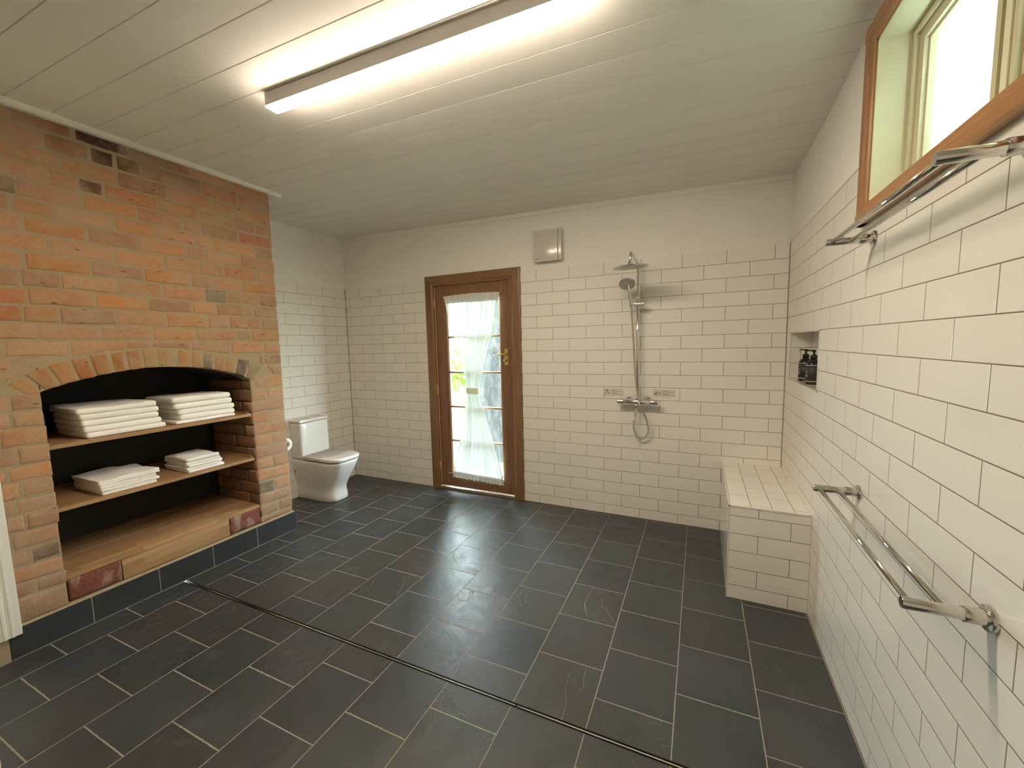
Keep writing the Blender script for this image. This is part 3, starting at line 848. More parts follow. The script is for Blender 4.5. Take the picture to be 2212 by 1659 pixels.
for i in range(4):
    th = [.018, .019, .020, .023][i]
    dy0, dy1 = [(-2.392, -2.140), (-2.398, -2.122), (-2.396, -2.136), (-2.402, -2.116)][i]
    lab = ['thin folded white towel at the bottom of the left pile on the middle shelf', 'thin folded white towel second from bottom in the left pile on the middle shelf',
           'thin folded white towel third from bottom in the left pile on the middle shelf', 'rumpled white towel on top of the left pile on the middle shelf'][i]
    towel(dy0, dy1, -3.955, -3.600-.002*i, z, th, 7.7*i+50, lab, G3, wr=.003 if i < 3 else .015, fold='y', slit=(i != 1)); z += th+.0002
G4 = 'thin towels in the right pile on the middle shelf'
z = .6805
for i in range(5):
    th = [.016, .018, .018, .019, .020][i]
    dy0, dy1 = [(-1.966, -1.745), (-1.972, -1.756), (-1.962, -1.752), (-1.970, -1.760), (-1.968, -1.764)][i]
    lab = ['thin white towel at the bottom of the small right pile on the middle shelf', 'thin white towel second from bottom in the small right pile on the middle shelf',
           'thin white towel in the middle of the small right pile on the middle shelf', 'thin creased white towel second from top in the small right pile on the middle shelf',
           'creased white cloth on top of the small right pile on the middle shelf'][i]
    towel(dy0, dy1, -3.885, -3.600-.003*i, z, th, 9.1*i+80, lab, G4, wr=.006 if i < 4 else .012, fold='y', slit=(i in (1, 3))); z += th+.0002

# ------------------------------------------------------------------ door, frame and curtain
door = structure(bpy.data.objects.new('door_1', None)); COL.objects.link(door); door.location = (-2.56, 0, 0)
structure(door)
fr_ = bpy.data.objects.new('trim_3', None); COL.objects.link(fr_); fr_.location = (-2.56, 0, 0); structure(fr_)
# architrave with a stepped profile
def jamb_prof(x_out, s):
    # outer edge -> inner edge, y values proud of wall
    return [(x_out, .006), (x_out, -.020), (x_out+s*.012, -.022), (x_out+s*.070, -.022), (x_out+s*.078, -.018), (x_out+s*.088, -.014), (x_out+s*.094, -.014), (x_out+s*.094, .006)]
prf = [(0, .006), (0, -.014), (.010, -.014), (.018, -.018), (.026, -.022), (.084, -.022), (.098, -.019), (.099, .006)]
AL, AR, AT = -2.988, -2.139, 2.078
ring_at = {'bl': [(AL-o_, p_, 0.0) for o_, p_ in prf], 'tl': [(AL-o_, p_, AT+o_) for o_, p_ in prf], 'tr': [(AR+o_, p_, AT+o_) for o_, p_ in prf], 'br': [(AR+o_, p_, 0.0) for o_, p_ in prf]}
for q0_, q1_, mt_, nm_ in (('bl', 'tl', 'arch', 'side_architrave'), ('tl', 'tr', 'archh', 'head_architrave'), ('tr', 'br', 'arch', 'side_architrave')):
    m = MB(); m.loft([ring_at[q0_], ring_at[q1_]], smooth=False); m.build(nm_, M[mt_], fr_)
m = MB(); m.box((DX0-.028, -.001, 0), (DX0-.003, .13, DZ+.02)); m.box((DX0-.006, .052, 0), (DX0+.008, .13, DZ)); m.build('jamb', M['arch'], fr_)
m = MB(); m.box((DX1+.003, -.001, 0), (DX1+.028, .13, DZ+.02)); m.box((DX1-.008, .052, 0), (DX1+.006, .13, DZ)); m.build('jamb', M['arch'], fr_)
m = MB(); m.box((DX0-.028, -.001, DZ), (DX1+.028, .13, DZ+.028)); m.build('head_jamb', M['archh'], fr_)
m = MB(); m.prism([(-.018, 0.0), (-.018, .008), (.0, .016), (.13, .016), (.13, 0.0)], 0, DX0-.002, DX1+.002); m.build('threshold', wood('threshold_timber', (.10,.07,.035), (.17,.12,.06), axis='x'), fr_)
m = MB(); m.box((-2.980, -.0125, .05), (-2.9755, -.004, 2.06)); m.build('arris_highlight', M['bead'], fr_)  # thin strip added as a painted highlight along the jamb arris
# leaf
GX0, GX1, GZ0, GZ1 = -2.852, -2.258, .165, 1.930
LY0, LY1 = .006, .046
m = MB(); m.box((DX0+.001, LY0, .030), (GX0, LY1, DZ-.003), bev=.0015); m.build('hinge_stile', M['door'], door)
m = MB(); m.box((GX1, LY0, .030), (DX1-.001, LY1, DZ-.003), bev=.0015); m.build('lock_stile', M['door'], door)
m = MB(); m.box((GX0-.001, LY0+.0005, GZ1), (GX1+.001, LY1, DZ-.0035), bev=.001); m.build('top_rail', M['doorh'], door)
m = MB(); m.box((GX0-.001, LY0+.0005, .0305), (GX1+.001, LY1, GZ0), bev=.001); m.build('bottom_rail', M['doorh'], door)
mz = [1.568, 1.216, .867, .516]
for z in mz:
    m = MB(); m.prism([(LY0+.004, z-.005), (LY0+.004, z+.005), (LY0+.014, z+.012), (LY1-.006, z+.012), (LY1-.006, z-.012), (LY0+.014, z-.012)], 0, GX0, GX1)
    m.build('glazing_bar', M['arch'], door)
zz = [GZ0] + mz[::-1] + [GZ1]
for a, b in zip(zz, zz[1:]):
    m = MB(); m.box((GX0, .026, a+.010), (GX1, .030, b-.010)); p_ = m.build('glass_pane', M['glass'], door)
    m = MB()
    for (q0, q1) in (((GX0, a+.010), (GX0+.012, b-.010)), ((GX1-.012, a+.010), (GX1, b-.010))):
        m.box((q0[0], .014, q0[1]), (q1[0], .040, q1[1]))
    m.build('glazing_bead', M['bead'], p_)
m = MB(); m.box((DX0+.003, .0035, .0298), (DX1-.003, .0065, .0345)); m.build('drip_edge', M['bead'], door)
for z in (1.905, 1.04, .24):
    m = MB(); m.box((DX0-.0055, -.0165, z-.047), (DX0+.004, .006, z+.047)); m.cyl((DX0-.001, -.0155, z-.049), (DX0-.001, -.0155, z+.049), .0055); m.build('hinge', M['gold'], door)
hd = MB(); hd.box((-2.219, .000, 1.288), (-2.183, .007, 1.443), bev=.0015); hp = hd.build('lock_plate', M['brass'], door)
m = MB(); m.lathe([(.014, 0), (.014, .006), (.009, .009), (.009, .045)], '-Y', (-2.201, .001, 1.392), seg=20)
pts = [(-2.201, -.042, 1.392), (-2.225, -.047, 1.392), (-2.255, -.046, 1.389), (-2.285, -.044, 1.385), (-2.305, -.042, 1.381), (-2.312, -.040, 1.381)]
m.tube(pts, [.009, .0085, .0075, .0065, .007, .004]); m.build('lever', M['brass'], hp)
m = MB(); m.lathe([(.011, 0), (.011, .008), (.006, .010), (.006, .02)], '-Y', (-2.202, .001, 1.333), seg=18); m.rbox((-2.205, -.026, 1.333), (.005, .009, .016), .004, mid=2); m.build('thumb_turn', M['brass'], hp)

# sheer curtain gathered at the waist
cur = empty('curtain', 'sheer white curtain gathered by a tie at its waist, over the glass door', 'curtain', (-2.56, -.01, .13))
def cw(z):
    T = [(.135, .298, -2.540), (.20, .290, -2.540), (.51, .200, -2.535), (.86, .108, -2.548), (1.00, .070, -2.560), (1.04, .067, -2.560), (1.08, .070, -2.560), (1.30, .128, -2.550), (1.57, .212, -2.552), (1.80, .272, -2.554), (1.895, .296, -2.555), (1.968, .316, -2.556)]
    for a, b in zip(T, T[1:]):
        if z <= b[0]:
            t = (z-a[0])/(b[0]-a[0]); return a[1]+(b[1]-a[1])*t, a[2]+(b[2]-a[2])*t
    return T[-1][1:]
NU, NV = 420, 90
folds = []; s_ = 0
rng = random.Random(11)
ph = []
while s_ < 1:
    w_ = rng.uniform(.028, .075); folds.append((s_, s_+w_, rng.uniform(.5, 1.2))); s_ += w_
def fold_y(u):
    for a, b, k in folds:
        if a <= u < b: return math.sin((u-a)/(b-a)*PI)**1.3*k
    return 0
vs = []; fs = []
for j in range(NV+1):
    z = .135 + (1.968-.135)*j/NV
    hw, cx = cw(z)
    near = min(abs(z-1.04)/.9, 1)
    for i in range(NU+1):
        u = i/NU
        amp = .020*(.55+.45*near)
        lat = noise.noise(Vector((u*9, z*1.4, 2)))*.012*near
        yy = -.014 - amp*fold_y(u) - .008*(1-near) + noise.noise(Vector((u*30, z*6, 0)))*.003
        if z > 1.93: yy = -.020 + (yy+.020)*.5
        zo = z
        if j == 0: zo = z + .006*noise.noise(Vector((u*40, 0, 5))) - .004*fold_y(u)
        if j == NV: zo = z + .004*noise.noise(Vector((u*50, 0, 9)))
        zo += (1-abs(2*u-1))*.012 if j == NV else 0
        zo -= .018*(u-.5) if j < 4 else 0
        vs.append((cx + (2*u-1)*hw + lat*min(u, 1-u)*4, min(yy, .001), zo))
for j in range(NV):
    for i in range(NU): fs.append((j*(NU+1)+i, j*(NU+1)+i+1, (j+1)*(NU+1)+i+1, (j+1)*(NU+1)+i))
m = MB(); m.add(vs, fs, smooth=True); m.build('sheer_panel', M['curtain'], cur)
# rod pocket, bottom hem (second layer) and tie
for (za, zb, nm) in ((1.895, 1.955, 'rod_pocket'), (.155, .195, 'bottom_hem')):
    m = MB(); vs = []; fs = []
    for j in range(5):
        z = za+(zb-za)*j/4; hw, cx = cw(z)
        for i in range(NU+1):
            u = i/NU; vs.append((cx+(2*u-1)*hw*.985, -.0175-.020*fold_y(u)*(.9 if nm == 'bottom_hem' else .75) - (.002 if j in (1, 2, 3) else 0), z - (.018*(u-.5) if za < 1 else 0)))
    for j in range(4):
        for i in range(NU): fs.append((j*(NU+1)+i, j*(NU+1)+i+1, (j+1)*(NU+1)+i+1, (j+1)*(NU+1)+i))
    m.add(vs, fs, smooth=True); m.build(nm, M['curtain'], cur)
m = MB()
ring = lambda z, k: [(-2.560 + math.cos(a)*(.0725)*k, -.026 + math.sin(a)*.020*k, z) for a in [2*PI*i/40 for i in range(40)]]
m.loft([ring(1.012, 1.0), ring(1.020, 1.04), ring(1.042, 1.05), ring(1.062, 1.04), ring(1.070, 1.0)], caps=False)
t = NT('cream_curtain_tie'); M['tie'] = t.m; dd_ = t.n('ShaderNodeBsdfDiffuse', Color=(.85, .82, .68, 1)); tt_ = t.n('ShaderNodeBsdfTranslucent', Color=(.80, .78, .62, 1)); x_ = t.n('ShaderNodeMixShader'); x_.inputs[0].default_value = .5; t.l(dd_.outputs[0], x_.inputs[1]); t.l(tt_.outputs[0], x_.inputs[2]); t.l(x_.outputs[0], t.out.inputs[0]); m.build('tie_band', M['tie'], cur)
m = MB(); m.cyl((-2.868, .000, 1.935), (-2.250, .000, 1.935), .004); m.build('curtain_rod', M['white_line'], cur)
m = MB(); m.cyl((-2.900, .000, .172), (-2.250, .000, .158), .004); m.build('curtain_rod', M['white_line'], cur)

# ------------------------------------------------------------------ right window
win = bpy.data.objects.new('window_1', None); COL.objects.link(win); win.location = (0, -2.0, WZ0); structure(win)
def arch_y(side):   # side trims
    if side == 'left': return [(-.002, WY1+.070), (-.020, WY1+.070), (-.024, WY1+.062), (-.024, WY1+.030), (-.018, WY1+.022), (-.016, WY1+.004), (-.010, WY1), (.0, WY1)]
    return [(-.002, WY0-.070), (-.020, WY0-.070), (-.024, WY0-.062), (-.024, WY0-.030), (-.018, WY0-.022), (-.016, WY0-.004), (-.010, WY0), (.0, WY0)]
m = MB(); m.prism([(a, b) for a, b in arch_y('left')], 2, WZ0-.070, WZ1+.070); m.build('side_architrave', M['winv'], win)
m = MB(); m.prism([(a, b) for a, b in arch_y('right')], 2, WZ0-.070, WZ1+.070); m.build('side_architrave', M['winv'], win)
for (zz0, s, nm) in ((WZ0, -1, 'bottom_architrave'), (WZ1, 1, 'top_architrave')):
    m = MB(); m.prism([(-.002, zz0+s*.070), (-.021, zz0+s*.070), (-.025, zz0+s*.062), (-.025, zz0+s*.030), (-.019, zz0+s*.022), (-.017, zz0+s*.004), (-.010, zz0), (0, zz0)], 1, WY0-.0695, WY1+.0695)
    # prism axis 1 expects (x,z)
    m.build(nm, M['winh'], win)
m = MB()
m.box((-.006, WY1-.008, WZ0), (.149, WY1+.001, WZ1)); m.box((-.006, WY0-.001, WZ0), (.149, WY0+.008, WZ1)); m.box((-.006, WY0, WZ1-.008), (.149, WY1, WZ1+.001)); m.box((-.006, WY0, WZ0-.001), (.149, WY1, WZ0+.006))
m.build('reveal_lining', M['cream'], win)
FXa = .093
def sash(y0, y1):
    e = MB(); prof = [(0, .000), (.012, .000), (.016, -.010), (.028, -.010), (.032, .004), (.060, .004), (.066, .014), (.072, .014)]
    # frame ring as four stepped bars
    for (w0, w1, dx) in ((0, .014, -.002), (.014, .030, -.012), (.030, .062, .0), (.062, .072, .012)):
        for (a, b, c, d) in ((y0+w0, y0+w1, WZ0+.006+w0, WZ1-.008-w0), (y1-w1, y1-w0, WZ0+.006+w0, WZ1-.008-w0)):
            e.box((FXa+dx, a, c), (FXa+.045, b, d))
        for (c, d) in ((WZ0+.006+w0, WZ0+.006+w1), (WZ1-.008-w1, WZ1-.008-w0)):
            e.box((FXa+dx, y0+w1, c), (FXa+.045, y1-w1, d))
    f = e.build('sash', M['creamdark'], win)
    m = MB(); m.box((FXa+.026, y0+.066, WZ0+.07), (FXa+.030, y1-.066, WZ1-.072)); m.build('glass_pane', M['glass'], f)
sash(-1.990, WY1-.010); sash(WY0+.010, -2.010)
m = MB(); m.box((FXa-.012, -2.012, WZ0+.005), (FXa+.04, -1.988, WZ1-.007), bev=.003); m.build('mullion', M['cream'], win)
# outer wall seen through it
m = MB(); m.box((.72, -5.0, 0), (.80, .9, 4.6)); m.box((.70, -1.02, 0), (.7199, -.90, 4.6))
o = m.build('neighbouring_wall', M['outer']); tag(o, 'pale green-white boarded wall seen outside the high window', 'wall')
# ------------------------------------------------------------------ niche with bottles
d = .120
ni = MB()
ni.box((d, NY0-.008, NZ0-.008), (d+.008, NY1+.008, NZ1+.008), M['tile_right'])
ni.box((.0082, NY0-.008, NZ0-.008), (d-.0002, NY1+.008, NZ0), M['tile_top']); ni.box((.0082, NY0-.008, NZ1), (d-.0002, NY1+.008, NZ1+.008), M['tile_right'])
ni.box((.0082, NY1, NZ0+.0002), (d-.0002, NY1+.008, NZ1-.0002), M['tile_back']); ni.box((.0082, NY0-.008, NZ0+.0002), (d-.0002, NY0, NZ1-.0002), M['tile_back'])
o = ni.build('niche_lining', None, wr); structure(o)
m = MB()
for (a, b) in (((NY0-.006, NZ0-.006), (NY0+.001, NZ1+.006)), ((NY1-.001, NZ0-.006), (NY1+.006, NZ1+.006)), ((NY0-.006, NZ1-.001), (NY1+.006, NZ1+.006)), ((NY0-.006, NZ0-.006), (NY1+.006, NZ0+.001))):
    m.box((-.0025, a[0], a[1]), (.006, b[0], b[1]))
structure(m.build('niche_edge_trim', M['edge'], wr))
def bottle(x, y, label):
    e = empty('pump_bottle', label, 'bottle', (x, y, NZ0), 'pump bottles in the wall niche')
    m = MB(); m.lathe([(.0, .0), (.034, .0), (.0365, .004), (.0365, .118), (.034, .126), (.016, .148), (.0145, .152), (.0145, .158), (.0, .158)], 'Z', (x, y, NZ0), seg=36); m.build('bottle_body', M['bottle'], e)
    m = MB(); m.lathe([(.0369, .020), (.0369, .112)], 'Z', (x, y, NZ0), seg=36); lb = m.build('bottle_label', M['label'], e)
    for z in (.0175, .1125):
        m = MB(); m.lathe([(.0372, z), (.0372, z+.0028)], 'Z', (x, y, NZ0), seg=36); m.build('white_band', M['white_line'], lb)
    m = MB()
    for (a0, a1, z0, z1) in ((3.3, 3.75, .045, .062), (3.3, 3.75, .070, .082)):
        vs = []
        for k in range(7):
            a = a0 + (a1-a0)*k/6
            for zz in (z0, z1): vs.append((x+math.cos(a)*.0372, y+math.sin(a)*.0372, NZ0+zz))
        m.add(vs, [(2*k, 2*k+2, 2*k+3, 2*k+1) for k in range(6)])
    m.build('label_print', M['labelgrey'], lb)
    m = MB(); m.lathe([(.0, .150), (.018, .150), (.018, .168), (.015, .172), (.008, .174), (.0065, .180), (.0065, .196), (.0, .196)], 'Z', (x, y, NZ0), seg=24)
    m.build('pump_collar', M['black'], e)
    m = MB(); m.rbox((x-.002, y, NZ0+.199), (.012, .009, .0045), .004, mid=2); m.tube([(x-.005, y+.001, NZ0+.2), (x-.025, y+.002, NZ0+.2), (x-.038, y+.003, NZ0+.196)], [.0045, .004, .003], seg=10)
    m.build('pump_head', M['black'], e)
bottle(.064, -.270, 'black pump bottle with white bands in the niche, nearer the back corner')
bottle(.058, -.500, 'black pump bottle with white bands in the niche, half cut off by its edge')

# ------------------------------------------------------------------ tiled bench
be = empty('shower_bench', 'white tiled box bench built into the corner of the shower', 'bench', (-.19, -.45, 0))
bx0, by0, bz = -.386, -.903, .546
m = MB()
m.add([(bx0, by0, 0), (-.001, by0, 0), (-.001, by0, bz), (bx0, by0, bz)], [(0, 1, 2, 3)], M['tile_back'])
m.add([(bx0, by0, 0), (bx0, -.001, 0), (bx0, -.001, bz), (bx0, by0, bz)], [(0, 1, 2, 3)], M['tile_side'])
m.add([(bx0, by0, bz), (-.001, by0, bz), (-.001, -.001, bz), (bx0, -.001, bz)], [(0, 1, 2, 3)], M['tile_top'])
m.add([(-.001, by0, 0), (-.001, -.001, 0), (-.001, -.001, bz), (-.001, by0, bz)], [(0, 1, 2, 3)], M['tile_side'])
m.add([(bx0, -.001, 0), (-.001, -.001, 0), (-.001, -.001, bz), (bx0, -.001, bz)], [(0, 1, 2, 3)], M['tile_back'])
m.build('tiled_box', None, be)
m = MB()
m.box((bx0-.002, by0-.002, bz-.006), (-.001, by0+.006, bz+.002)); m.box((bx0-.002, by0-.002, bz-.006), (bx0+.006, -.001, bz+.002)); m.box((bx0-.002, by0-.002, 0), (bx0+.006, by0+.006, bz))
m.build('edge_trim', M['edge'], be)
# dark joints in the corners of the tiling
m = MB(); m.box((-.003, -.003, 0), (.0, .0, ZT)); m.box((XL, -.003, 0), (XL+.003, 0, ZT))
structure(m.build('trim_5', plain('corner_grout', (.16, .13, .10), .8)))

# ------------------------------------------------------------------ towel rails
def rail(z, label, y0=-2.304, y1=-1.541):
    e = empty('towel_rail', label, 'towel rail', (0, (y0+y1)/2, z), 'chrome double towel rails on the right wall')
    for y in (y0, y1):
        m = MB()
        m.lathe([(.0, .0), (.0275, .0), (.0275, .005), (.026, .009), (.021, .0105), (.0175, .011), (.0175, .013)], '-X', (0, y, z), seg=36); p = m.build('wall_plate', M['chrome'], e); sharp(p)
        m = MB()
        m.lathe([(.0, .012), (.0165, .012), (.0165, .042), (.0155, .044), (.0135, .0445), (.0130, .050), (.0130, .139), (.0115, .1415), (.0, .1415)], '-X', (0, y, z), seg=32); sharp(m.build('bracket_arm', M['chrome'], e))
    for x in (-.066, -.124):
        m = MB(); m.cyl((x, y0+.004, z), (x, y1-.004, z), .0078, seg=20); m.build('bar', M['chrome'], e)
    return e
rail(1.825, 'upper chrome double towel rail just under the high window')
rail(.899, 'lower chrome double towel rail on the right wall at hip height')

# ------------------------------------------------------------------ shower set
sh = empty('shower_set', 'chrome shower column with round overhead rose, hand shower and hose loop', 'shower', (-1.0, -.07, 1.0))
cx = -1.000; vy = -.075
m = MB(); m.tube([(cx+.002, vy, 1.02), (cx-.004, vy, 1.4), (cx-.004, vy, 2.045)], .0105, seg=18)
path = []
for k in range(0, 13):
    pass
arm = [(cx-.004, vy, 2.04), (cx-.004, vy, 2.06), (cx-.004, vy-.006, 2.076), (cx-.004, vy-.03, 2.084), (cx-.006, -.20, 2.098), (cx-.010, -.32, 2.110), (cx-.011, -.360, 2.113), (cx-.012, -.392, 2.106), (cx-.012, -.404, 2.085), (cx-.012, -.405, 2.06), (cx-.012, -.405, 2.035)]
# smooth the arm
def smooth(pts, it=2):
    pts = [Vector(p) for p in pts]
    for _ in range(it):
        q = [pts[0]]
        for a, b in zip(pts, pts[1:]): q += [a*.75+b*.25, a*.25+b*.75]
        pts = q + [pts[-1]]
    return pts
m.tube(smooth(arm), .0105, seg=18); m.build('riser_pipe', M['chrome'], sh)
# overhead rose, slightly tilted
m = MB(); prof = [(.0, .030), (.016, .030), (.017, .014), (.030, .008), (.100, .004), (.127, .0), (.130, -.003), (.127, -.007), (.118, -.008)]
hx = cx-.012; hy = -.405; hz = 2.012
mm = MB(); mm.lathe(prof, 'Z', (0, 0, 0), seg=56)
rot_ = Matrix.Rotation(math.radians(3), 3, 'X') @ Matrix.Rotation(math.radians(-2), 3, 'Y')
m.add([Vector((hx, hy, hz)) + rot_ @ Vector(v) for v in mm.v], mm.f, smooth=True); hh = m.build('rose', M['chrome'], sh); sharp(hh, 50)
t = NT('rose_face'); vv = t.n('ShaderNodeTexVoronoi', Scale=70.0); t.l(t.obj(), vv.inputs['Vector'])
M['face'] = t.set(t.ramp(vv.outputs['Distance'], [(.12, (.16, .15, .14)), (.2, (.60, .585, .55))]), .35, .3)
mm = MB(); mm.lathe([(.0, -.0085), (.118, -.0085), (.119, -.006)], 'Z', (0, 0, 0), seg=48)
m = MB(); m.add([Vector((hx, hy, hz)) + rot_ @ Vector(v) for v in mm.v], mm.f, smooth=False); m.build('nozzle_face', M['face'], hh)
# valve bar
m = MB(); vz = 1.000; vb = -.080
m.cyl((-1.147, vb, vz+.001), (-.856, vb, vz-.001), .0195, seg=32); m.build('thermostat_bar', M['chrome'], sh)
for (xa, xb, nm) in ((-1.158, -1.100, 'diverter_knob'), (-.905, -.845, 'temperature_knob')):
    m = MB(); m.lathe([(.0, 0), (.0205, 0), (.0215, .003), (.0215, .055), (.0200, .058), (.0, .058)], 'X', (xa, vb, vz), seg=32); sharp(m.build(nm, M['chrome'], sh))
m = MB(); m.cyl((-1.137, vb, vz+.02), (-1.137, vb, vz+.030), .004); m.build('stop_button', M['chrome'], sh)
for x in (-1.075, -.925):
    m = MB(); m.lathe([(.0, 0), (.031, 0), (.031, .006), (.026, .012), (.014, .016), (.013, .065)], '-Y', (x, 0, vz), seg=32); m.build('wall_union', M['chrome'], sh)
m = MB(); m.cyl((cx, vb, vz+.015), (cx, vb, vz+.045), .014); m.build('riser_union', M['chrome'], sh); m = MB(); m.lathe([(.0, .0), (.012, .0), (.012, .020), (.008, .024), (.0, .024)], 'Z', (cx-.008, vb, vz-.045), seg=20); m.build('hose_outlet', M['chrome'], sh)
# slider with hand shower
m = MB(); m.rbox((-1.004, -.100, 1.770), (.057, .019, .014), .008, mid=4); m.cyl((-1.004, vy, 1.750), (-1.004, vy, 1.795), .018); m.build('slider', M['chrome'], sh)
m = MB(); m.cyl((-1.004, vy+.002, 1.800), (-1.000, vy-.004, 1.842), .017, r2=.012); m.cyl((-1.004, 0, 1.83), (-1.004, vy, 1.83), .008); m.build('wall_support', M['chrome'], sh)
m = MB(); a0 = Vector((-1.045, -.115, 1.758)); a1 = Vector((-1.066, -.150, 1.905))
m.tube(smooth([a0, a0.lerp(a1, .3), a0.lerp(a1, .7), a1, a1+Vector((-.004, -.006, .02))], 1), [.009, .0100, .0115, .012, .0122, .013, .014, .014, .012][:len(smooth([a0]*5, 1))] if False else .0125, seg=18); hs = m.build('hand_shower_handle', M['chrome'], sh)
mm = MB(); mm.lathe([(.0, .018), (.032, .016), (.058, .007), (.063, .0), (.061, -.005)], 'Z', (0, 0, 0), seg=40)
rt = Matrix.Rotation(math.radians(-38), 3, 'X') @ Matrix.Rotation(math.radians(-8), 3, 'Y')
cpt = Vector((-1.073, -.165, 1.925))
m = MB(); m.add([cpt + rt @ Vector(v) for v in mm.v], mm.f, smooth=True); hb = m.build('hand_shower_head', M['chrome'], sh)
mm = MB(); mm.lathe([(.0, -.0075), (.016, -.0075), (.016, -.0055), (.056, -.0055), (.061, -.004)], 'Z', (0, 0, 0), seg=40)
m = MB(); m.add([cpt + rt @ Vector(v) for v in mm.v], mm.f, smooth=False); m.build('spray_face', M['face'], hb)
# hose
hose = [(-1.047, -.122, 1.777), (-1.046, -.118, 1.72), (-1.037, -.11, 1.612), (-1.026, -.105, 1.398), (-1.014, -.104, 1.183), (-.999, -.108, 1.075), (-.982, -.112, .977), (-.940, -.085, .892), (-.912, -.06, .784), (-.926, -.05, .717), (-.968, -.045, .684), (-1.010, -.05, .711), (-1.034, -.06, .776), (-1.027, -.07, .854), (-1.010, -.078, .93), (-1.008, -.080, .956)]
t = NT('ribbed_chrome_hose'); M['hose'] = t.set((.55, .53, .48), .28, .9, normal=t.bump(t.n('ShaderNodeTexWave', _bands_direction='Z', Scale=110.0).outputs['Fac'], .5, .002))
m = MB(); m.tube(smooth(hose, 3), .0068, seg=14); m.build('hose', M['hose'], sh)

# printed notices on the tiles either side of the valve
def notice(x0, x1, label):
    e = empty('instruction_label', label, 'label', (x0, 0, 1.06), 'printed notices beside the shower valve')
    m = MB(); m.box((x0-.006, -.0006, 1.030), (x1+.006, -.0001, 1.095)); m.build('clear_film', plain('clear_film_'+str(int(-x0*100)), (.70, .66, .60), .25), e)
    return e
def bars(e, items, nm='print_line'):
    for (x0, x1, z, h) in items:
        m = MB(); x = x0
        rg = random.Random(int(x0*1000+z*999))
        while x < x1:
            w = rg.uniform(.004, .012); m.box((x, -.0009, z), (min(x+w, x1), -.0006, z+h)); x += w+.0018
        m.build(nm, M['print'], e)
e = notice(-1.282, -1.128, 'small notice with shower icon on the tile left of the shower valve')
m = MB()
m.tube([(-1.276, -.001, 1.034), (-1.276, -.001, 1.070), (-1.273, -.001, 1.078), (-1.266, -.001, 1.082), (-1.258, -.001, 1.078)], .0018, seg=6)
m.prism([(-1.264, 1.071), (-1.256, 1.085), (-1.250, 1.074)], 1, -.0012, -.0006); m.build('shower_icon', M['print'], e)
m = MB(); m.prism([(-1.262, 1.068), (-1.252, 1.073), (-1.231, 1.057), (-1.240, 1.046), (-1.258, 1.044)], 1, -.0009, -.0006); m.build('spray_icon', M['printgrey'], e)
bars(e, [(-1.222, -1.180, 1.0775, .0035), (-1.222, -1.132, 1.0695, .0022), (-1.222, -1.172, 1.0535, .0035), (-1.222, -1.132, 1.0440, .0022)])
e = notice(-.886, -.727, 'small notice reading 38 degrees on the tile right of the shower valve')
bars(e, [(-.882, -.836, 1.0755, .0025), (-.822, -.772, 1.0795, .0035), (-.822, -.730, 1.0700, .0022), (-.822, -.766, 1.0570, .0035), (-.822, -.730, 1.0480, .0022)])
cu = bpy.data.curves.new('temperature_text', 'FONT'); cu.body = '38°C'; cu.size = .027; cu.extrude = .0002; cu.offset = .0006
to = bpy.data.objects.new('temperature_text', cu); COL.objects.link(to)
bpy.context.view_layer.update()
me = bpy.data.meshes.new_from_object(to.evaluated_get(bpy.context.evaluated_depsgraph_get()))
COL.objects.unlink(to); bpy.data.objects.remove(to)
mx_ = max(v.co.x for v in me.vertices)
for v in me.vertices: v.co = Vector((-.883 + v.co.x*(.050/mx_), -.0010 - v.co.z, 1.0505 + v.co.y))
me.materials.clear(); me.materials.append(M['print'])
link(bpy.data.objects.new('temperature_text', me), e)

# ------------------------------------------------------------------ extractor fan
fa = empty('extractor_fan', 'square white extractor fan with glossy front high on the back wall', 'extractor fan', (-1.755, 0, 2.185))
fx0, fx1, fz0, fz1 = -1.888, -1.632, 2.190, 2.452
m = MB(); m.rbox(((fx0+fx1)/2, -.014, (fz0+fz1)/2), ((fx1-fx0)/2-.012, .022, (fz1-fz0)/2-.012), .006, mid=3); m.build('back_box', M['fan'], fa)
def fanf(p):
    q = p.copy(); q.y += ((p.x-(fx0+fx1)/2)**2*.25 + (p.z-(fz0+fz1)/2)**2*.25); return q
m = MB(); m.rbox(((fx0-.0+fx1-.033)/2, -.050, (fz0+fz1)/2), ((fx1-.033-fx0)/2-.0008, .010, (fz1-fz0)/2), .005, mid=8, fn=fanf); fp = m.build('front_cover', M['fan'], fa)
m = MB(); m.rbox((fx1-.016, -.050, (fz0+fz1)/2), (.0155, .010, (fz1-fz0)/2), .005, mid=8, fn=fanf); m.build('side_cover', M['fan'], fa)
m = MB()
for i, w in enumerate((.004, .005, .004, .005)): m.box((fx0+.022+i*.0065, -.0585, fz0+.020), (fx0+.022+i*.0065+w, -.0570, fz0+.0265))
m.build('maker_mark', plain('faint_grey_mark', (.22, .205, .175), .5), fp)

